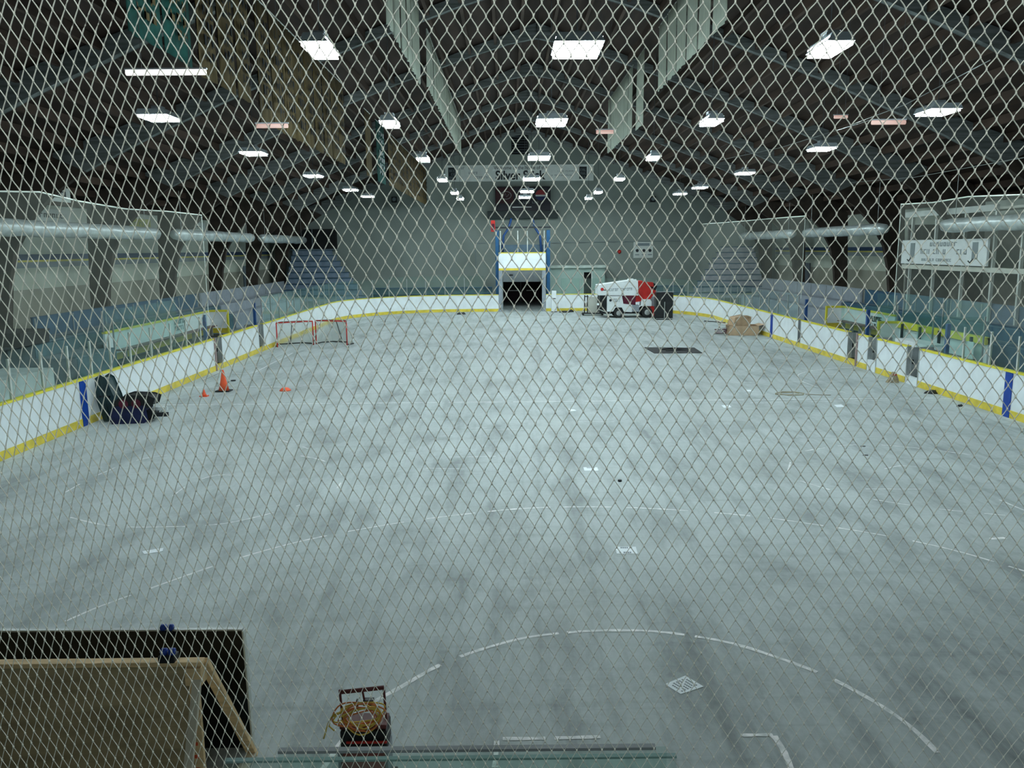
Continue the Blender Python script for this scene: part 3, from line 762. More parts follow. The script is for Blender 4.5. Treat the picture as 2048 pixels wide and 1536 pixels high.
# glass round the benches
for i, (a, b, z0, z1, lb) in enumerate((((-15.3, 30.6), (-15.3, 34.2), 1.8, 2.6, 'greenish glass on the back of the left bench, nearer pane'), ((-15.3, 34.3), (-15.3, 37.5), 1.8, 2.6, 'greenish glass on the back of the left bench, farther pane'),
        ((-14.9, 30.55), (-12.2, 30.55), .3, 2.3, 'greenish glass across the near end of the left bench'),
        ((17.35, 36.1), (17.35, 38.0), 1.72, 2.6, 'greenish glass behind the right bench back'), ((17.2, 35.6), (14.6, 35.4), .3, 2.2, 'pale green glass divider between the right benches'),
        ((17.05, 34.8), (17.05, 31.7), 1.56, 2.75, 'greenish glass above the yellow rail, farther pane'), ((17.05, 31.6), (17.05, 28.5), 1.56, 2.75, 'greenish glass above the yellow rail, nearer pane'),
        ((16.8, 28.35), (14.4, 28.35), .0, 2.3, 'glass divider at the near end of the penalty enclosure'), ((16.7, 31.6), (14.4, 31.5), .4, 2.2, 'glass divider in the middle of the penalty enclosure'))):
    pane(a, b, z0, z1, lb, 'glass round the benches', m_glass2, m_metal, z1)
t = thing('score_table', 'white timekeeper table between the right benches', 'table', (15.2, 29.6, .25))
obj('top', MB().box(-.35, .35, -1.2, 1.2, 1.0, 1.05), m_white, t); obj('front', MB().box(-.35, -.31, -1.2, 1.2, 0, 1.0), m_white, t)
for sx in (-.3, .3):
    for sy in (-1.1, 1.1): obj('leg', MB().box(sx-.03, sx+.03, sy-.03, sy+.03, 0, 1.0), m_metal, t)
t = thing('score_sheet_holder', 'small white notice strip in front of the penalty enclosure', 'notice', (16.75, 29.0, .5))
obj('card', MB().box(-.02, 0, -.2, .2, .2, .85), m_paper, t); obj('clip', MB().box(-.03, 0, -.05, .05, .85, .9), m_black, t)

# ------------------------------------------------------------------ far corner bleachers
def corner(sg, xo, xi, lab, m):
    t = thing('corner_bleacher', lab, 'bleachers', (xo, 63.2, 0), 'bleachers at the far end')
    for k_ in range(9):
        xin = xi+sg*.40*k_*(1 if k_ > 0 else 0)
        z = 1.25+.44*k_; y = 63.3+.44*k_
        a, b = min(xo, xin), max(xo, xin)
        obj('seat_plank', MB().box(a, b, y, y+.30, z, z+.06), m_sblue, t, w=True)
        obj('riser', MB().box(a+.02, b-.02, y+.02, y+.05, z-.36, z), m, t, w=True)
    obj('frame', MB().prism([(63.3, 0), (67.2, 0), (67.2, 4.7), (63.3, 1.0)], 'x', min(xo, xo-sg*.0)-.05, xo+.05), m_metal, t, w=True)
corner(-1, -17.5, -11.0, 'blue stepped bleachers in the far left corner', mat('mid blue bench', (.20, .27, .36), .5))
corner(1, 20.2, 14.2, 'grey stepped bleachers in the far right corner', mat('greyish bench', (.36, .38, .42), .5))
for (xa, xb, lab) in ((-10.8, -1.2, 'low blue bench rows behind the far boards left of the tower'), (12.6, 14.1, 'short blue bench rows behind the far boards at right'), (8.2, 12.4, 'low blue bench rows behind the ice resurfacer')):
    t = thing('end_bleacher', lab, 'bleachers', (xa, 63.6, 0), 'bleachers at the far end')
    for k_ in range(2):
        obj('seat_plank', MB().box(xa, xb, 63.7+k_*.8, 64.1+k_*.8, 1.3+k_*.45, 1.37+k_*.45), m_sblue, t, w=True)
        obj('riser', MB().box(xa, xb, 63.85+k_*.8, 63.9+k_*.8, 0, 1.3+k_*.45), m_sblue2, t, w=True)
t = thing('dark_booth', 'dark open booth high above the far left corner bleachers', 'booth', (-15.8, 66.8, 4.9))
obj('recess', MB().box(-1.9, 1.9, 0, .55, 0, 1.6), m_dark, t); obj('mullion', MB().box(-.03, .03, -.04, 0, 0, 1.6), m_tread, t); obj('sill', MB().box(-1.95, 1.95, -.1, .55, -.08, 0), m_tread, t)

# ------------------------------------------------------------------ far gate tower, roller door
t = thing('gate_tower', 'blue steel lifting frame around the machine entrance at far end', 'steel frame', (1.15, 63.3, 0))
for x in (-.76, 3.18): obj('upright', MB().box(x-.14, x+.14, 63.2, 63.45, 0, 6.2), m_bluest2, t, w=True, bevel=.02)
obj('lower_beam', MB().box(-.7, 3.1, 63.5, 63.6, 4.5, 5.1), mat('dusky blue plate', (.07, .12, .17), .5), t, w=True)
obj('top_beam', MB().box(-1.1, 3.4, 63.25, 63.45, 6.35, 6.47), m_ink, t, w=True)
for s in (-1, 1):
    obj('brace', MB().tube([(1.15+s*1.5, 63.4, 4.6), (1.15+s*1.4, 63.4, 5.8), (1.15+s*1.0, 63.4, 6.4), (1.15+s*.8, 63.4, 7.1)], .09, 8), m_bluest, t, w=True, smooth=True)
t = thing('lifting_gate', 'raised white board section with yellow edges above the entrance', 'gate', (1.15, 62.9, 3.15))
obj('panel', MB().box(-.66, 2.96, 62.85, 62.97, 3.32, 4.45), m_board, t, w=True)
obj('kick_plate', MB().box(-.66, 2.96, 62.84, 62.97, 3.15, 3.32), m_yel, t, w=True)
obj('cap_rail', MB().box(-.66, 2.96, 62.83, 63.02, 4.45, 4.52), m_yel2, t, w=True)
for x in (-.5, .83, 1.56, 2.85): obj('glass_post', MB().box(x-.03, x+.03, 62.88, 62.95, 4.52, 6.15), m_post, t, w=True)
for s, x in ((0, -.52), (1, 2.82)):
    obj('entrance_post', MB().box(x-.14, x+.14, 62.8, 63.1, 0, 3.15), m_sgrey, label=('grey post at the left of the machine entrance', 'grey post at the right of the machine entrance')[s], cat='post', group='entrance posts')
t = thing('roller_door', 'grey roller door pulled half up over the dark machine entrance', 'roller door', (1.27, YW-.05, 2.1))
mb = MB()
for i in range(9): mb.box(-1.62, 1.62, -.03-.012*(i % 2), .02, .12*i, .12*i+.115)
obj('curtain', mb, m_gate, t); obj('drum_housing', MB().box(-1.75, 1.75, -.25, .04, 1.05, 1.5), m_gate, t); obj('warning_label', MB().box(-1.1, -.8, -.06, -.05, .5, .62), m_ink, t)
t = thing('red_fire_box', 'red box mounted on the left upright of the blue tower', 'box', (-1.02, 63.2, 6.1))
obj('body', MB().box(-.2, .12, -.1, .1, 0, .85), m_red, t, bevel=.02); obj('door', MB().box(-.15, .07, -.115, -.1, .1, .6), m_maroon, t)

# scoreboard
t = thing('scoreboard', 'dark sponsor scoreboard panel above the blue tower', 'scoreboard', (1.3, 67.0, 7.2))
obj('cabinet', MB().box(-2.22, 2.25, -.2, .3, .55, 2.5), mat('near black navy', (.006, .006, .014), .4), t, bevel=.02)
obj('base_cabinet', MB().box(-2.85, 2.85, -.25, .3, 0, .62), mat('dark green black', (.01, .022, .022), .4), t, bevel=.02)
obj('red_panel', MB().box(-2.18, -.75, -.22, -.2, 1.2, 2.45), mat('deep maroon', (.035, .004, .008), .5), t)
ring = []
for k_ in range(24): a = 2*pi*k_/24; ring.append((-1.35+.42*cos(a), -.24, 1.85+.30*sin(a)))
obj('oval_logo', MB().tube(ring, .035, 5, closed=True).tube([(-1.6, -.24, 1.75), (-1.4, -.24, 2.0), (-1.3, -.24, 1.7), (-1.1, -.24, 1.95)], .03, 5), mat('greyish white mark', (.25, .24, .25), .5, var=0), t)
def disc_seg(cx, cz, r, z0f, z1f, n=16):
    pts = []
    a0 = math.asin(z0f); a1 = math.asin(z1f)
    for i in range(n+1): a = a0+(a1-a0)*i/n; pts.append((cx+r*cos(a), cz+r*sin(a)))
    for i in range(n, -1, -1): a = a0+(a1-a0)*i/n; pts.append((cx-r*cos(a), cz+r*sin(a)))
    return pts
for (f0, f1, m) in ((-.99, -.25, mat('deep blue ball', (.01, .02, .09), .5, var=0)), (-.25, .05, mat('dull white band', (.42, .46, .46), .5, var=0)), (.05, .99, mat('deep red ball', (.22, .015, .02), .5, var=0))):
    obj('ball_logo', MB().prism(disc_seg(1.45, 1.85, .42, f0, f1), 'y', -.24, -.2), m, t)
obj('score_line', MB().box(-.85, .7, -.22, -.2, .88, .94), m_post, t)
mb = MB()
for (a, b, c, d) in scribble(9, 1.6, .16, seed=9): mb.box(-.3+a, -.3+b, -.22, -.2, 1.2+c, 1.2+d)
obj('lettering', mb, m_ink2, t)

# welcome banner on the far wall
def text(body, size, loc, m, parent, bold=0, align='LEFT', rot=(pi/2, 0, 0), name='lettering', ext=.004, sx=1):
    cu = bpy.data.curves.new(name, 'FONT'); cu.body = body; cu.size = size; cu.extrude = ext; cu.align_x = align; cu.offset = bold
    cu.materials.append(m)
    tmp = bpy.data.objects.new(name, cu); me = bpy.data.meshes.new_from_object(tmp); bpy.data.objects.remove(tmp)
    if not me.materials: me.materials.append(m)
    o = bpy.data.objects.new(name, me); COL.objects.link(o); o.parent = parent; o.location = loc; o.rotation_euler = rot; o.scale.x = sx
    return o
t = thing('welcome_banner', 'long pale banner reading Silver Stick across the far gable wall', 'banner', (1.05, YW-.03, 10.2))
obj('cloth', MB().box(-6.0, 6.0, -.03, .02, 0, 1.28), mat('pale banner vinyl', (.82, .88, .85), .5, var=.04), t)
for x in (-5.45, 5.15):
    obj('black_square', MB().box(x-.3, x+.3, -.045, -.03, .14, 1.1), m_ink, t)
    mb = MB()
    for (a, b, c, d) in scribble(3, .5, .18, seed=int(x*10), rows=3): mb.box(x-.22+a, x-.22+b, -.055, -.045, .75+c, .75+d)
    obj('square_mark', mb, m_ink2, t)
text('Welcome to the home of the', .40, (.1, -.04, .92), m_ink, t, align='CENTER', sx=.9)
text('Silver Stick', .98, (.05, -.04, .14), m_ink, t, bold=.024, align='CENTER', sx=.92)
mb = MB()
for (u0, v0, n, sd) in ((-4.7, .95, 7, 1), (-4.1, .58, 5, 2), (-3.6, .22, 8, 3)):
    for (a, b, c, d) in scribble(n, n*.15, .17, seed=sd): mb.box(u0+a, u0+b, -.045, -.03, v0+c, v0+d)
obj('lettering', mb, m_ink2, t)
mb = MB()
for (u0, v0, n, sd) in ((3.1, .72, 10, 5), (2.6, .4, 14, 6)):
    for (a, b, c, d) in scribble(n, n*.13, .08, seed=sd): mb.box(u0+a, u0+b, -.045, -.03, v0+c, v0+d)
obj('lettering', mb, m_ink2, t)

# wall notice, bell, wall speakers, pipe
t = thing('wall_notice', 'white rules notice with round symbols on the far wall', 'sign', (11.2, YW-.03, 3.97))
obj('board', MB().box(-.8, .8, -.02, .02, 0, 1.3), m_sign, t)
obj('header', MB().box(-.45, .5, -.03, -.02, .98, 1.2), m_ink2, t)
for x in (-.5, .05, .55): obj('symbol', MB().lathe([(.13, -.03), (.13, -.02)], 14, (x, 0, .6), 'y'), m_ink, t)
for x in (-.5, .05, .55): obj('caption', MB().box(x-.17, x+.17, -.03, -.02, .22, .3), m_ink2, t)
t = thing('alarm_bell', 'small round red alarm bell on the far wall', 'bell', (9.24, YW-.03, 4.5))
obj('gong', MB().lathe([(.02, -.1), (.13, -.07), (.16, 0)], 14, (0, 0, 0), 'y'), m_red, t, smooth=True); obj('bracket', MB().box(-.05, .05, -.02, .02, -.2, 0), m_red, t)
for (x, y, lb) in ((788, 399, 'black loudspeaker high on the far wall at left'), (1305, 398, 'black loudspeaker high on the far wall at right')):
    P = gy(x, y, 67.2)
    t = thing('wall_speaker', lb, 'speaker', P, 'far wall speakers')
    obj('cabinet', MB().box(-.22, .22, -.15, .15, -.25, .22), m_black, t, bevel=.03); obj('grille', MB().lathe([(.15, -.17), (.15, -.15)], 14, (0, 0, 0), 'y'), m_ink2, t)
obj('wall_conduit', MB().tube([(3.6, 67.3, 5.25), (9, 67.3, 5.3), (15.5, 67.3, 5.35), (15.5, 67.3, 6.5)], .02, 5), m_ink2, label='thin dark conduit running along the far wall right of tower', cat='conduit')
obj('wall_ledge', MB().box(-2.6, -.95, 67.3, 67.38, 5.25, 5.3).box(-2.6, -2.55, 67.3, 67.38, 2.7, 5.25), m_ink2, label='thin dark frame line on the far wall left of tower', cat='trim line')

# glazed booth right of the tower
t = thing('glazed_booth', 'pale green walled booth with a flat roof right of the tower', 'booth', (5.6, 65.2, 0))
m_booth = mat('pale green booth panel', (.34, .46, .42), .4, var=.05)
obj('roof', MB().box(-2.3, 2.25, -.2, 2.0, 3.25, 3.45), mat('pale roof edge', (.48, .56, .52), .5), t)
obj('front_wall', MB().box(-2.2, .5, 0, .1, 0, 3.25), m_booth, t); obj('side_wall', MB().box(1.15, 2.2, 0, .1, 0, 3.25), m_booth, t)
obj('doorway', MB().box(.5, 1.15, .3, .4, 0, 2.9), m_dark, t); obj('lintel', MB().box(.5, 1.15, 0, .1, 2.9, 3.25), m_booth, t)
obj('door_frame', MB().box(.45, .52, -.03, .1, 0, 2.9).box(1.12, 1.2, -.03, .1, 0, 2.9), m_post, t)
t = thing('white_cabinet', 'tall narrow white dispenser standing at the far boards', 'cabinet', (3.55, 62.0, 0))
obj('lower_body', MB().box(-.2, .22, -.2, .2, .05, 1.05), m_white, t, bevel=.02); obj('upper_body', MB().box(-.18, .17, -.15, .18, 1.05, 1.62), m_white, t, bevel=.02)
obj('dark_slot', MB().box(-.1, .12, -.22, -.2, 1.0, 1.06), m_ink, t); obj('base', MB().box(-.2, .22, -.2, .2, 0, .05), m_black, t)
t = thing('floor_cloth', 'black cloth dropped beside the tall white dispenser', 'cloth', (4.35, 61.6, 0))
obj('heap', MB().lathe([(.45, 0), (.42, .05), (.25, .1), (.05, .12)], 12), m_black, t, smooth=True); obj('fold', MB().lathe([(.2, 0), (.18, .12), (.04, .2)], 10, (.5, .1, 0)), m_rubber, t, smooth=True)
P = gy(864, 616, 62.7)
t = thing('wall_box', 'small black box with pale symbol on the far left boards', 'box', P, None)
obj('body', MB().box(-.22, .22, -.1, .02, -.22, .28), m_black, t); obj('symbol', MB().box(-.08, .08, -.115, -.1, -.08, .16), m_post, t)

# ------------------------------------------------------------------ side wall signs, press box
def wallsign(X, y0, y1, z0, z1, m, lab, sd=1, mm=None, sg=1, n=8, rows=1):
    t = thing('wall_sign', lab, 'sign', (X, (y0+y1)/2, z0), 'advertising boards')
    obj('board', MB().box(-.03, .03, -(y1-y0)/2, (y1-y0)/2, 0, z1-z0), m, t)
    mb = MB(); h = (z1-z0)*.32/rows
    for (a, b, c, d) in scribble(n, (y1-y0)*.7, h, seed=sd, rows=rows): mb.box(sg*.032-.002, sg*.032+.004, -(y1-y0)*.35+a, -(y1-y0)*.35+b, (z1-z0)*(.35 if rows == 1 else .6)+c, (z1-z0)*(.35 if rows == 1 else .6)+d)
    obj('lettering', mb, mm or m_ink2, t)
    return t
m_ys = mat('yellow green sign', (.48, .50, .20), .5)
wallsign(-19.3, 30.6, 32.8, 6.1, 6.8, m_sign, 'pale board with faint writing on upper left wall, nearest', 11)
wallsign(-19.3, 33.0, 36.6, 6.05, 6.6, m_sign, 'pale board with dark writing on upper left wall', 12, m_ink)
wallsign(-19.3, 41.4, 44.7, 5.95, 6.5, m_ys, 'yellowish green board on the upper left wall', 13)
wallsign(-19.3, 48.3, 52.7, 5.95, 6.55, m_sign, 'pale board with a dark mark on the far upper left wall', 14, m_ink)
t = thing('red_logo_sign', 'white sign with red emblem and dark lettering at upper left', 'sign', (-17.5, 32.0, 6.75))
obj('board', MB().box(-.03, .03, -1.1, 1.3, 0, .55), m_sign, t); obj('emblem', MB().lathe([(.22, .03), (.22, .06)], 14, (0, -.7, .28), 'x'), m_red, t)
mb = MB()
for (a, b, c, d) in scribble(6, 1.3, .26, seed=21): mb.box(.032, .05, -.3+a, -.3+b, .15+c, .15+d)
obj('lettering', mb, m_ink, t)
for y in (-.9, 1.0): obj('hanger', MB().tube([(0, y, .55), (0, y, roofz(-17.5)-6.75)], .012, 4), m_metal, t)
# press box at right
t = thing('press_box', 'light framed press box standing over the right seating', 'press box', (19.7, 36.7, 2.4))
obj('top_beam', MB().box(19.6, 19.75, 33.0, 40.5, 6.14, 6.40), m_sign, t, w=True)
obj('roof_slab', MB().box(19.75, 20.9, 31, 40.5, 6.2, 6.3), m_cream, t, w=True)
for y in (39.8, 37.6, 35.2, 33.0, 31.2, 29.5): obj('post', MB().box(19.62, 19.74, y-.05, y+.05, 1.3, 6.14), m_post, t, w=True)
obj('floor_beam', MB().box(19.6, 19.75, 30, 40.5, 3.68, 3.88), m_cream, t, w=True)
obj('back_wall', MB().box(21.9, 22.0, 30, 40.5, 1.3, 5.8), mat('dusty brown wall', (.16, .155, .13), .7), t, w=True)
obj('end_wall', MB().box(19.8, 21.9, 40.4, 40.5, 1.3, 5.8), mat('grey brown wall', (.12, .12, .11), .7), t, w=True)
t = thing('sponsor_board', 'long white sponsor board with blurred dark lettering at right', 'sign', (19.5, 36.7, 3.93))
obj('board', MB().box(-.05, .05, -3.6, 3.6, 0, 1.12), m_white, t, bevel=.01)
for y in (2.5, -2.75):
    mb = MB().box(-.07, -.05, y-.2, y+.2, .28, .98)
    obj('emblem', mb, m_ink2, t); obj('emblem_hook', MB().tube([(-.06, y+.1, .3), (-.06, y+.3, .12), (-.06, y+.45, .2)], .03, 5), m_ink, t)
mb = MB()
for (u, v, n, w_, h, sd) in ((1.5, .82, 10, 2.9, .18, 31), (2.0, .47, 15, 4.2, .22, 32), (1.6, .15, 16, 2.6, .12, 33)):
    for (a, b, c, d) in scribble(n, w_, h, seed=sd): mb.box(-.06, -.05, u-b, u-a, v+c, v+d)
obj('lettering', mb, m_ink2, t)
wallsign(22.0, 26.5, 29.3, 5.2, 6.6, m_tread, 'dark poster on the right wall behind the press box', 15, m_white, -1)

# ------------------------------------------------------------------ ice resurfacer
t = thing('ice_resurfacer', 'white and red ice resurfacer parked near the far boards', 'ice resurfacer', (6.75, 56.2, 0))
W2 = 1.7
def pr_(nm, pts, y0, y1, m, bev=.03): return obj(nm, MB().prism(pts, 'y', y0, y1), m, t, bevel=bev)
pr_('snow_tank', [(-.46, 1.6), (2.28, 1.56), (2.24, 2.53), (1.7, 2.53), (-.46, 2.24)], 0, W2, m_white)
pr_('tank_lid', [(1.72, 2.53), (2.2, 2.53), (2.15, 2.62), (1.8, 2.62)], .2, W2-.2, m_white)
pr_('rear_body', [(2.28, 2.47), (2.78, 2.47), (3.1, 2.1), (3.52, 1.81), (3.1, 1.23), (1.87, 1.07), (1.3, 1.5), (2.28, 1.5)], .1, W2-.1, m_red)
pr_('engine', [(2.85, 1.95), (3.5, 1.85), (3.6, 2.15), (3.4, 2.35), (2.85, 2.32)], .15, W2-.15, m_black)
pr_('engine_cap', [(2.95, 2.2), (3.35, 2.15), (3.3, 2.4), (3.0, 2.42)], .05, .5, m_red)
pr_('side_panel', [(.18, .47), (.55, .47), (.72, .75), (1.2, .75), (1.35, .45), (1.85, .42), (1.85, .88), (1.25, .95), (1.15, 1.48), (.18, 1.48)], -.03, .1, m_white)
pr_('inner_body', [(.18, .5), (1.85, .5), (1.85, .9), (1.25, 1.0), (1.2, 1.5), (.18, 1.5)], .1, W2, m_black)
pr_('front_frame', [(-.33, .35), (.18, .35), (.18, 1.6), (-.3, 1.6)], .1, W2-.1, m_black)
pr_('chassis', [(.0, .3), (3.3, .3), (3.3, .52), (.0, .52)], .2, W2-.2, m_black)
pr_('driver_well', [(1.2, 1.0), (2.1, .92), (2.1, 1.45), (1.25, 1.5)], .02, .2, m_maroon)
pr_('step_box', [(1.85, .45), (2.35, .45), (2.35, .85), (1.85, .85)], -.02, .3, m_sgrey)
pr_('fender', [(2.5, .83), (3.2, .83), (3.2, 1.1), (3.1, 1.25), (2.55, 1.25)], -.05, .5, m_white)
pr_('conditioner', [(3.2, .2), (3.85, .12), (3.8, .4), (3.4, .75), (3.2, .8)], .0, W2, m_red)
for (x, r) in ((.96, .33), (2.94, .37)):
    for y in (0, W2-.25):
        q = obj('wheel', MB().lathe([(r*.6, 0), (r*.95, .02), (r, .08), (r, .18), (r*.95, .25), (r*.6, .27)], 24, (0, 0, 0), 'y'), m_rubber, t, smooth=False)
        q.location = (x, y-.1, r)
        obj('hub', MB().lathe([(r*.2, -.03), (r*.5, -.01), (r*.58, .02), (r*.58, .1)], 18, (0, 0, 0), 'y'), m_metal, q)
for (x, z, w_) in ((-.2, 1.98, .5), ):
    obj('emblem', MB().lathe([(.11, -.02), (.11, 0)], 16, (x, -.005, z), 'y'), m_red, t)
    obj('emblem_wing', MB().box(x-.1, x+.34, -.015, -.003, z-.08, z-.02), m_ink, t)
mb = MB()
for (a, b, c, d) in scribble(12, 1.6, .17, seed=41): mb.box(.3+a, .3+b, -.012, 0, 1.86+c+.03*a, 1.86+d+.03*a)
obj('lettering', mb, m_ink2, t)
mb = MB()
for (a, b, c, d) in scribble(5, .45, .09, seed=42, rows=2): mb.box(.6+a, .6+b, -.04, -.03, 1.25+c, 1.25+d)
obj('panel_lettering', mb, m_ink2, t)
obj('badge', MB().lathe([(.09, -.04), (.09, -.03)], 12, (.38, -.005, 1.22), 'y'), m_ink, t)
obj('steering_bar', MB().tube([(1.35, .3, 1.45), (1.55, .3, 1.75), (1.6, .3, 2.0)], .04, 6), m_black, t)
obj('headlight', MB().lathe([(.09, 0), (.07, .06)], 12, (-.46, .15, .95), 'y'), m_white, t); obj('tow_bar', MB().beam((-.45, .1, .62), (.2, .1, .35), .05, .05), m_post, t)

# panel cart, black rolling cabinet, jack
t = thing('panel_cart', 'black wheeled cart holding cream board panels beside the ice resurfacer', 'cart', (5.86, 58.7, 0))
for x in (-.28, -.08):
    obj('upright', MB().box(x-.035, x+.035, -.04, .04, .1, 1.45), m_black, t)
obj('crossbar', MB().box(-.3, .0, -.03, .03, 1.32, 1.38), m_black, t); obj('deck', MB().box(-.45, 1.1, -.4, .4, .12, .18), m_black, t)
obj('board_panel', MB().box(-.02, .95, -.12, .1, .18, 1.32), m_cream, t, bevel=.01)
for (x, y) in ((-.4, -.3), (-.4, .3), (1.0, -.3), (1.0, .3)): obj('castor', MB().lathe([(.06, -.03), (.06, .03)], 10, (x, y, .06), 'y'), m_rubber, t)
t = thing('rolling_cabinet', 'tall black wheeled cabinet right of the ice resurfacer', 'cabinet', (10.55, 54.7, 0))
obj('body', MB().box(-.57, .57, -.3, .4, .1, 1.82), m_black, t, bevel=.02)
obj('centre_strip', MB().box(-.02, .02, -.325, -.3, .1, 1.2), m_post, t); obj('door_panel', MB().box(-.52, -.05, -.315, -.3, .2, 1.7), m_rubber, t); obj('door_panel', MB().box(.05, .52, -.315, -.3, .2, 1.7), m_rubber, t)
obj('top_rail', MB().box(-.5, .62, -.3, -.25, 1.86, 1.9), m_metal, t); obj('base_rail', MB().box(-.55, .55, -.38, -.3, .06, .1), m_metal, t)
for x in (-.5, .5):
    for y in (-.25, .3): obj('castor', MB().lathe([(.05, -.03), (.05, .03)], 10, (x, y, .05), 'y'), m_rubber, t)
t = thing('grey_pad', 'grey leaning pad behind the ice resurfacer rear', 'pad', (10.05, 58.4, 0))
obj('face', MB().prism([(-.5, .1), (.55, .1), (.55, 1.3), (-.1, 1.3)], 'y', 0, .2), m_sgrey, t, bevel=.03); obj('foot', MB().box(-.5, .55, -.1, .3, 0, .1), m_metal, t)

# ------------------------------------------------------------------ hockey goals
m_gnet = mesh_net_mat('white goal netting', (.62, .66, .60), .05, .22, 'xz', .40)
m_gnet2 = mesh_net_mat('white goal side netting', (.62, .66, .60), .05, .22, 'yz', .40)
def goal(loc, rz, lab):
    t = thing('hockey_goal', lab, 'hockey goal', loc, 'hockey goals on the slab', rz)
    wq, h, d, dt = .915, 1.22, 1.05, .5
    for s in (-1, 1): obj('goal_post', MB().tube([(s*wq, 0, 0), (s*wq, 0, h)], .032, 8), m_red, t, smooth=True)
    obj('crossbar', MB().tube([(-wq, 0, h), (wq, 0, h)], .032, 8), m_red, t, smooth=True)
    obj('top_frame', MB().tube([(-wq, 0, h), (-.55, dt, h), (.55, dt, h), (wq, 0, h)], .022, 6), m_rubber, t)
    obj('base_frame', MB().tube([(-wq, 0, .03), (-wq-.05, .55, .03), (-.6, d, .03), (.6, d, .03), (wq+.05, .55, .03), (wq, 0, .03)], .028, 6), m_rubber, t)
    obj('rear_support', MB().tube([(0, dt, h), (0, d, .03)], .022, 6), m_rubber, t)
    back = MB().quad((-.55, dt, h), (.55, dt, h), (.6, d, .03), (-.6, d, .03)); obj('rear_netting', back, m_gnet, t)
    obj('top_netting', MB().quad((-wq, 0, h), (wq, 0, h), (.55, dt, h), (-.55, dt, h)), m_gnet, t)
    for s in (-1, 1): obj('side_netting', MB().add([(s*wq, 0, h), (s*.55, dt, h), (s*.6, d, .03), (s*(wq+.05), .55, .03), (s*wq, 0, .03)], [(0, 1, 2, 3, 4)]), m_gnet2, t)
    return t
goal((-10.8, 41.0, 0), .5, 'left hockey goal of the pair, red posts, by the left boards')
goal((-9.08, 41.5, 0), -.35, 'right hockey goal of the pair, standing away from the boards')

# ------------------------------------------------------------------ cones and small floor items
def cone(loc, h, r, lab, m=m_orange, base=None):
    t = thing('traffic_cone', lab, 'cone', loc, 'orange training cones')
    obj('body', MB().lathe([(r, .03), (r*.62, h*.42), (r*.22, h*.93), (r*.18, h), (r*.05, h*1.01)], 20), m, t, smooth=True)
    obj('base', MB().prism([(-r*1.35, -r*1.15), (r*1.35, -r*1.15), (r*1.35, r*1.15), (-r*1.35, r*1.15)], 'z', 0, .035), base or m, t, bevel=.01)
cone((-9.86, 27.7, 0), .74, .18, 'tall orange traffic cone with a black base by the left boards', base=m_black)
cone((-10.18, 26.7, 0), .24, .09, 'small orange training cone left of the tall cone')
t = thing('marker_disc', 'flat orange marker disc on the slab right of the tall cone', 'marker', (-7.74, 27.7, 0))
obj('dome', MB().lathe([(.2, 0), (.19, .03), (.11, .1), (.05, .11)], 18), m_orange, t, smooth=True)
def puck(px, r, lab):
    P = gz(*px); obj('puck', MB().lathe([(r*.95, 0), (r, .005), (r, .035), (r*.9, .04)], 14), m_black, loc=P, label=lab, cat='puck', group='dark pucks')
puck((1239, 963), .042, 'black puck in the middle of the slab'); puck((466, 762), .09, 'dark round puck right of the tall orange cone')
def paper(px4, lab, n=0, hdr=False, group='white paper sheets on the slab'):
    P = [gz(*q) for q in px4]; c = sum(P, Vector())/4
    t = thing('paper_sheet', lab, 'paper', c, group)
    obj('sheet', MB().prism([(p.x-c.x, p.y-c.y) for p in P], 'z', .002, .006), m_paper, t)
    if n:
        mb = MB()
        a = (P[1]-P[0]); b = (P[3]-P[0])
        for i in range(n):
            v = .16+.68*i/max(n-1, 1)
            s0 = P[0]+a*.14+b*v-c; s1 = P[0]+a*.82+b*v-c; u = b*(.035 if n > 3 else .10)
            k0 = 7
            for q in range(k0):
                if (q*7+i*3) % 5 == 0: continue
                p0 = s0.lerp(s1, q/k0); p1 = s0.lerp(s1, (q+.8)/k0)
                mb.quad(*(tuple(r+Vector((0, 0, .008))) for r in (p0-u, p1-u, p1+u, p0+u)))
        obj('printing', mb, m_ink2, t)
paper([(1370, 1352), (1407, 1374), (1361, 1389), (1329, 1369)], 'large white printed sheet on the slab nearest the camera', 6)
paper([(1230, 1094), (1271, 1094), (1275, 1108), (1233, 1108)], 'white printed sheet on the slab, second from the camera', 2)
paper([(1166, 935), (1194, 935), (1197, 942), (1168, 942)], 'small white double sheet on the slab beyond the puck', 1)
paper([(1136, 818), (1148, 819), (1153, 822), (1140, 823)], 'small white sheet near the centre line, left of three')
paper([(1442, 811), (1458, 810), (1463, 815), (1447, 816)], 'small white sheet near the centre line, middle of three')
paper([(1667, 810), (1682, 809), (1690, 814), (1673, 815)], 'small white sheet near the centre line, right of three')
paper([(1491, 780), (1500, 780), (1506, 783), (1494, 783)], 'tiny white scrap on the slab beyond the centre line')
paper([(283, 1103), (327, 1096), (325, 1103), (288, 1109)], 'pale torn tape patch on the slab at lower left')
t = thing('rubber_mat', 'dark grey rubber mat lying on the slab in front of resurfacer', 'mat', gz(1345, 701))
P = [gz(*q)-t.location for q in ((1288, 695.5), (1388, 696), (1404, 706.5), (1308, 707))]
obj('sheet', MB().prism([(p.x, p.y) for p in P], 'z', .0, .025), m_rubber, t)
obj('wrinkle', MB().tube([(-.6, .1, .03), (.1, .35, .06), (.8, .2, .03)], .05, 6).tube([(-.4, -.4, .03), (.3, -.2, .05), (.6, -.5, .03)], .04, 6), m_black, t)
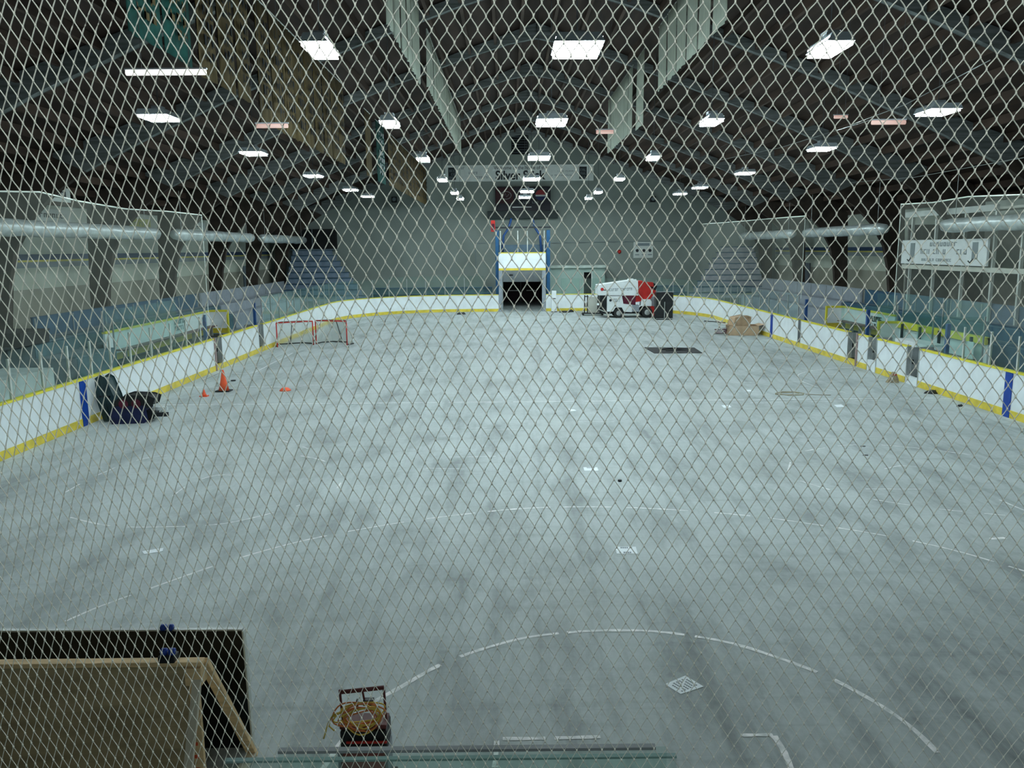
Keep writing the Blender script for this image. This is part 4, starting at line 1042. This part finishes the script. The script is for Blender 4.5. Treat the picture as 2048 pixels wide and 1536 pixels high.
def rag(px, lab, w_=.5, h=.12, m=m_black, sd=1, nm='dropped_clothing', cat='clothing'):
    P = gz(*px); R = random.Random(sd); K = 14
    t = thing(nm, lab, cat, P, None)
    for q in range(2):
        rr = [(w_*(.5+.3*R.random()))*(1-.35*q) for _ in range(K)]
        vs = []
        for lv_, (f, z) in enumerate(((1, 0), (.85, h*.5), (.45, h*.9), (.05, h))):
            for k_ in range(K):
                a = 2*pi*k_/K; vs.append((rr[k_]*f*cos(a)+q*w_*.55, rr[k_]*f*sin(a)*.55+q*.05, z*(1+.3*sin(k_*1.9))))
        fs = [(l*K+k_, l*K+(k_+1) % K, (l+1)*K+(k_+1) % K, (l+1)*K+k_) for l in range(3) for k_ in range(K)]
        obj(('heap', 'fold')[q], MB().add(vs, fs), m, t, smooth=True)
rag((1862, 787), 'black garment crumpled against the right boards', .34, .1, sd=3)
rag((1918, 813), 'small black glove on the slab near the right boards', .14, .05, sd=5, nm='black_glove', cat='glove')
rag((920, 629), 'pair of black gloves on the slab before the far boards', .42, .14, sd=7, nm='glove_pair', cat='gloves')
t = thing('string_tangle', 'loose tan string tangle on the slab at right', 'string', gz(1578, 788))
R = random.Random(3)
obj('strand', MB().tube([(.6*cos(i*.9)*R.uniform(.4, 1), .45*sin(i*.9)*R.uniform(.4, 1), .012) for i in range(22)], .012, 4), mat('tan string', (.36, .33, .22), .8), t)
obj('loose_end', MB().tube([(.5, -.1, .01), (.9, -.25, .01), (1.25, -.3, .01)], .010, 4), mat('tan string end', (.38, .34, .24), .8), t)
for i, px in enumerate(((1730, 911), (1725, 893))):
    obj('debris_chip', MB().prism([(-.06, 0), (.05, -.03), (.08, .03), (-.02, .05)], 'z', 0, .012), m_black, loc=gz(*px), label=('nearer black chip of debris on the slab at right', 'farther black chip of debris on the slab at right')[i], cat='debris', group='debris chips')

# broom leaning on the right boards
A = gz(1786, 765); B = gx(1817, 688, XR-.06)
t = thing('push_broom', 'straw broom leaning against the right boards', 'broom', A)
hd = Vector((0, 0, .32)); tp = B-A
obj('handle', MB().tube([hd, tp], .014, 6), m_metal, t)
obj('bristles', MB().prism([(-.24, 0), (.16, .0), (.14, .12), (.04, .36), (-.03, .36), (-.16, .12)], 'y', -.06, .06), m_straw, t, bevel=.015)
obj('binding', MB().box(-.05, .07, -.065, .065, .26, .31), m_red, t)

# cardboard box with tools
t = thing('cardboard_box', 'open cardboard box with folded flaps by the right boards', 'box', (13.0, 44.7, 0), None, -.12)
bw, bd, bh = .80, .6, .52
obj('body', MB().prism([(-bw, 0), (bw, 0), (bw*.95, bh), (-bw*.95, bh)], 'y', -bd, -bd+.02).prism([(-bw, 0), (bw, 0), (bw*.95, bh), (-bw*.95, bh)], 'y', bd-.02, bd).box(-bw, -bw+.03, -bd, bd, 0, bh).box(bw-.03, bw, -bd, bd, 0, bh).box(-bw, bw, -bd, bd, 0, .02), m_card, t)
obj('flap', MB().quad((bw*.95, -bd, bh), (bw*.95, bd, bh), (bw*1.5, bd, bh+.12), (bw*1.5, -bd, bh+.12)), m_card, t)
obj('flap', MB().quad((-bw*.95, -bd, bh), (-bw*.95, bd, bh), (-bw*1.75, bd, bh+.25), (-bw*1.75, -bd, bh+.25)), m_card, t)
t2 = thing('packing_carton', 'smaller crumpled brown carton heaped inside the open box', 'carton', (12.9, 44.8, .5), None, .25)
obj('body', MB().prism([(-.55, 0), (.45, 0), (.5, .42), (.2, .55), (-.45, .45)], 'y', -.3, .35), m_card, t2, bevel=.02); obj('flap', MB().quad((.0, -.35, .5), (.6, -.35, .45), (.65, .3, .5), (.0, .3, .56)), m_card, t2)
t = thing('cord_bundle', 'dark and white cord bundle lying left of the cardboard box', 'cord', (11.9, 45.0, 0))
obj('dark_cord', MB().tube([(.3*cos(i*.8)*(1+.1*i/10), .25*sin(i*.8), .02+.012*i) for i in range(26)], .02, 5), m_maroon, t); obj('white_cord', MB().tube([(.1+.2*cos(i), .2*sin(i), .25+.01*i) for i in range(14)], .018, 5), m_white, t)
A = gz(1455, 640)
obj('floor_bar', MB().beam(gz(1408, 643)+Vector((0, 0, .03)), gz(1450, 646)+Vector((0, 0, .03)), .06, .05), m_rubber, label='thin dark bar on the slab left of the cardboard box', cat='bar')
obj('leaning_rod', MB().tube([gz(1452, 650)+Vector((0, 0, .1)), gx(1488, 606, XR-.1)], .012, 5), m_metal, label='thin rod leaning from the cardboard box to the boards', cat='rod')

# equipment bag and leaning pad at left
t = thing('leaning_pad', 'dark green goalie pad leaning upright against the left boards', 'pad', (-11.35, 22.9, 0), None, -.25)
obj('shell', MB().prism([(-.18, 0), (.26, 0), (.10, .75), (-.10, 1.22), (-.22, 1.28), (-.36, 1.2), (-.36, .6)], 'y', -.16, .2), m_dgreen, t, bevel=.06)
obj('face_roll', MB().tube([(-.28, -.1, 1.18), (-.22, -.12, .8), (-.12, -.14, .4), (-.05, -.14, .08)], .07, 8), m_dgreen, t, smooth=True)
obj('strap', MB().box(-.3, .05, -.19, -.15, .7, .75), m_black, t)
t = thing('equipment_bag', 'open navy equipment bag with dark red lining by the left boards', 'bag', (-10.75, 22.75, 0), None, .12)
obj('body', MB().prism([(-.42, .02), (.32, .0), (.46, .12), (.42, .46), (-.36, .46), (-.5, .25)], 'y', -.32, .32), m_navy, t, bevel=.05)
obj('open_rim', MB().prism([(-.35, .44), (.42, .44), (.62, .5), (.68, .68), (.55, .74), (.0, .78), (-.25, .70), (-.36, .58)], 'y', -.3, .34), m_black, t, bevel=.04)
for x in (-.12, .22): obj('lining', MB().lathe([(.13, -.33), (.12, -.30)], 14, (x, 0, .57), 'y'), m_maroon, t)
obj('side_pocket', MB().prism([(.4, .1), (.62, .12), (.66, .3), (.4, .34)], 'y', -.2, .2), m_black, t, bevel=.02)
t = thing('stick_blade', 'white and black stick blade poking out beside the equipment bag', 'hockey stick', (-10.2, 22.85, 0))
obj('blade', MB().box(-.02, .42, -.03, .03, .30, .40), m_white, t); obj('taped_end', MB().box(.1, .42, -.035, .035, .12, .24), m_ink, t); obj('shaft', MB().beam((.0, 0, .02), (.3, 0, .34), .03, .04), m_post, t)
rag((290, 840), 'flat red and black scrap beside the equipment bag', .18, .05, m_maroon, 9, 'fabric_scrap', 'scrap')

# ------------------------------------------------------------------ foreground: wooden stand, black sheet, machine, near glass
t = thing('black_sheet', 'large glossy black sheet standing upright behind the wooden stand', 'panel', (-4.2, 7.25, 0))
P1 = gy(485, 1260, 7.25); P2 = gy(507, 1517, 7.25)
obj('sheet', MB().prism([(-7.2, .0), (P2.x, .0), (P1.x, P1.z), (-7.2, P1.z+.03)], 'y', 7.23, 7.27), m_gloss, t, w=True)
obj('edge_trim', MB().prism([(P2.x, 0), (P2.x+.015, 0), (P1.x+.015, P1.z), (P1.x, P1.z)], 'y', 7.215, 7.285), m_post, t, w=True)
obj('top_trim', MB().beam((-7.2, 7.25, P1.z+.035), (P1.x, 7.25, P1.z+.01), .05, .015), m_metal, t, w=True)
obj('rear_brace', MB().beam((-4, 7.28, 1.2), (-4, 7.9, .02), .09, .04), m_wood, t, w=True)
t = thing('wooden_stand', 'pine framed plywood stand with slanted legs at lower left', 'wooden stand', (-3.6, 6.4, 0))
obj('plywood_sheet', MB().box(-5.6, -2.74, 6.36, 6.38, .05, 1.34), m_ply, t, w=True)
obj('top_rail', MB().box(-5.6, -2.60, 6.33, 6.42, 1.345, 1.385), m_wood, t, w=True, bevel=.004)
obj('stile', MB().prism([(-2.78, 0), (-2.66, 0), (-2.66, 1.345), (-2.745, 1.345)], 'y', 6.38, 6.42), m_wood, t, w=True)
obj('corner_block', MB().box(-2.74, -2.6, 6.31, 6.45, 1.18, 1.34), m_wood, t, w=True, bevel=.006)
obj('rear_leg', MB().beam((-2.62, 6.42, 1.36), (-2.49, 7.12, .0), .045, .09, (1, 0, 0)), m_wood, t, w=True, bevel=.004)
obj('front_leg', MB().beam((-2.64, 6.36, 1.30), (-2.66, 5.75, .0), .04, .07, (1, 0, 0)), m_woodp, t, w=True, bevel=.004)
obj('base_rail', MB().beam((-2.49, 7.08, .03), (-2.62, 5.8, .03), .09, .04), m_woodp, t, w=True, bevel=.004)
mb = MB()
for i in range(7): mb.box(-2.735-.002, -2.70, 6.374, 6.379, .95-.12*i, .98-.12*i)
obj('orange_marks', mb, m_orange, t, w=True)
m_bclamp = mat('blue plastic clamp', (.02, .07, .42), .35, var=.1)
for (P, lb) in ((gy(336, 1308, 6.38), 'blue and black clamp on the rail of the wooden stand'), (gy(334, 1259, 7.25), 'blue clamp on the top edge of the black sheet')):
    t = thing('clamp', lb, 'clamp', P, 'blue clamps')
    for s in (-.034, .034): obj('roller', MB().lathe([(.018, -.028), (.033, -.02), (.033, .02), (.018, .028)], 14, (s, 0, .02), 'x'), m_bclamp, t, smooth=True)
    obj('jaw', MB().box(-.07, .07, -.055, .055, -.06, .0), m_black, t, bevel=.01)
    obj('bolt', MB().tube([(-.07, 0, .02), (.07, 0, .02)], .008, 6), m_metal, t)
# machine with coiled cords
t = thing('cleaning_machine', 'red and black wheeled machine with a handle at bottom edge', 'machine', (-1.28, 6.45, 0))
m_dred = mat('dull dark red', (.13, .035, .035), .5, var=.2); m_fad = mat('faded red cover', (.42, .10, .09), .5, var=.2)
for x in (-.195, .185):
    obj('handle_bar', MB().tube([(x, .1, .08), (x, .06, .75), (x, .0, 1.05)], .011, 7), m_dred, t, smooth=True)
obj('top_grip', MB().tube([(-.2, 0, 1.03), (.185, 0, 1.07)], .019, 8), m_dred, t, smooth=True)
obj('centre_stay', MB().tube([(0, 0, 1.04), (.01, .04, .9)], .009, 6), m_dred, t)
obj('upper_tray', MB().box(-.205, .2, -.04, .16, .70, .74), m_dred, t, bevel=.01)
obj('housing', MB().box(-.2, .205, -.06, .2, .50, .70), m_black, t, bevel=.02)
obj('red_bar', MB().tube([(-.14, -.085, .61), (.21, -.085, .61)], .011, 6), m_red, t)
obj('switch_lever', MB().box(-.06, -.045, .0, .03, .84, .95).box(.0, .09, .0, .05, .90, .95), m_black, t)
obj('lower_body', MB().lathe([(.19, .12), (.215, .2), (.215, .42), (.17, .50), (.05, .52)], 20, (0, .02, 0)), m_fad, t, smooth=True)
obj('side_plate', MB().box(-.215, -.19, -.1, .16, .1, .52).box(.19, .215, -.1, .16, .1, .52), m_sgrey, t)
for x in (-.24, .24): obj('wheel', MB().lathe([(.08, -.02), (.12, -.015), (.12, .015), (.08, .02)], 18, (x, .08, .12), 'x'), m_rubber, t)
R = random.Random(5)
for nm, m, n_, sd in (('yellow_cord', m_cordy, 5, 1), ('orange_cord', m_cordo, 5, 2)):
    mb = MB()
    for q in range(n_):
        pts = []; rx = R.uniform(.13, .23); rz_ = R.uniform(.07, .115); cx = R.uniform(-.05, .02); cz = R.uniform(.82, .87); ph = R.uniform(0, 6); yo = R.uniform(-.10, -.04)
        for i in range(28):
            a = 2*pi*i/28; pts.append((cx+rx*cos(a+ph)*(1+.06*sin(3*a)), yo+.035*sin(a*2+ph), cz+rz_*sin(a+ph)*(1+.08*cos(2*a))+.02*cos(a+ph)))
        mb.tube(pts, .0065, 6, closed=True)
    o = obj(nm, mb, m, None, smooth=True, loc=t.location, label=('coiled %s extension cord hung over the machine handle' % ('yellow', 'orange')[sd-1]), cat='extension cord', group='coiled cords')
mb = MB()
mb.tube([(-.12, -.08, .92), (-.24, -.1, .88), (-.29, -.1, .80), (-.31, -.1, .72), (-.33, -.1, .66)], .0065, 6).tube([(-.15, -.08, .90), (-.26, -.09, .85), (-.28, -.09, .77), (-.24, -.08, .72)], .0065, 6)
obj('hanging_end', mb, m_cordy, [q for q in bpy.data.objects if q.name.startswith('yellow_cord')][0], smooth=True)

# near end glass and the board under it
t = thing('near_glass_panel', 'clear near end glass, its top edge crossing the bottom of picture', 'glass panel', (-.12, 2.0, HB))
obj('pane', MB().box(-.63, .42, 1.992, 2.006, HB, 3.45), m_glass, t, w=True)
obj('top_edge', MB().box(-.63, .39, 1.99, 2.008, 3.45, 3.458), mat('grey glass edge', (.20, .24, .26), .3), t, w=True)
t = thing('near_glass_panel', 'second near end glass set just behind, lower edge line', 'glass panel', (-.12, 2.06, HB))
obj('pane', MB().box(-.80, .46, 2.05, 2.062, HB, 3.385), m_glass, t, w=True)
obj('top_edge', MB().box(-.80, .46, 2.048, 2.064, 3.385, 3.391), mat('green glass edge', (.18, .30, .30), .3), t, w=True)
t = thing('near_dasher_board', 'white board under the near end glass', 'rink board', (0, 2.0, 0))
obj('panel', MB().box(-3, 3, 1.95, 2.1, .22, HB), m_board, t, w=True); obj('kick_plate', MB().box(-3, 3, 1.94, 2.1, 0, .22), m_yel, t, w=True)

# ------------------------------------------------------------------ protective netting close to the camera
NC = [[0.05733, 5.25299], [-0.69976, -1.01807], [0.23431, -0.02656], [-0.0817, -0.01134], [0.01025, 0.00203], [0.58683, -1.01452], [0.23917, -0.01532], [-0.27888, 0.0239], [0.0672, -0.0119], [0.1063, 0.00678], [-0.19185, -0.02786], [0.07004, 0.00022], [-0.03168, -0.01288], [0.02371, 0.00581], [0.0032, 0.00152]]
YN = 1.75
def mono4(u, v): return [u**p*v**q for p in range(5) for q in range(5-p)]
def node(i, j):
    mm = mono4(i/40, j/40)
    return sum(a*c[0] for a, c in zip(mm, NC)), sum(a*c[1] for a, c in zip(mm, NC))
def build_net():
    mb = MB(); R = random.Random(11); P = {}
    for i in range(-46, 76):
        for j in range(-38, 94):
            x, z = node(i, j)
            if -1.27 < x < 1.27 and 3.22 < z < 5.72:
                P[(i, j)] = Vector((x+R.uniform(-.0005, .0005), YN+.01*sin(x*3+z), z+R.uniform(-.0005, .0005)))
    V = mb.v; F = mb.f
    def seg(pts, rad, n=5):
        mb.tube(pts, rad, n, cap=False)
    for (i, j), p in P.items():
        for (di, dj, sg) in ((1, 0, 1), (0, 1, -1)):
            q = P.get((i+di, j+dj))
            if q is None: continue
            d = q-p; x0, z0 = p.x, p.z
            perp = Vector((-d.z, 0, d.x))
            if (perp.x > 0) != (sg > 0): perp = -perp
            # each strand leaves its knot steeply and bows outward: a shallow S
            rr = .00072+.00060*max(0, min(1, (z0-3.4)/1.9)); bow = .018 + .05*max(0, min(1, (x0+.9)/1.0))*max(0, min(1, (z0-4.2)/.6))
            seg([p, p+d*.35+perp*bow*.4, p+d*.58+perp*bow*.9, p+d*.8+perp*bow, q], [rr*.85, rr, rr*1.05, rr*1.05, rr*.85])
        # knot
        mb.tube([p+Vector((0, 0, .0034)), p+Vector((0, 0, .0015)), p+Vector((0, 0, -.0015)), p+Vector((0, 0, -.0034))], [.0009, .0021, .0021, .0009], 6)
    return mb
obj('protective_net', build_net(), m_net, smooth=True, label='white diamond mesh safety net hanging across the whole view', cat='safety net')
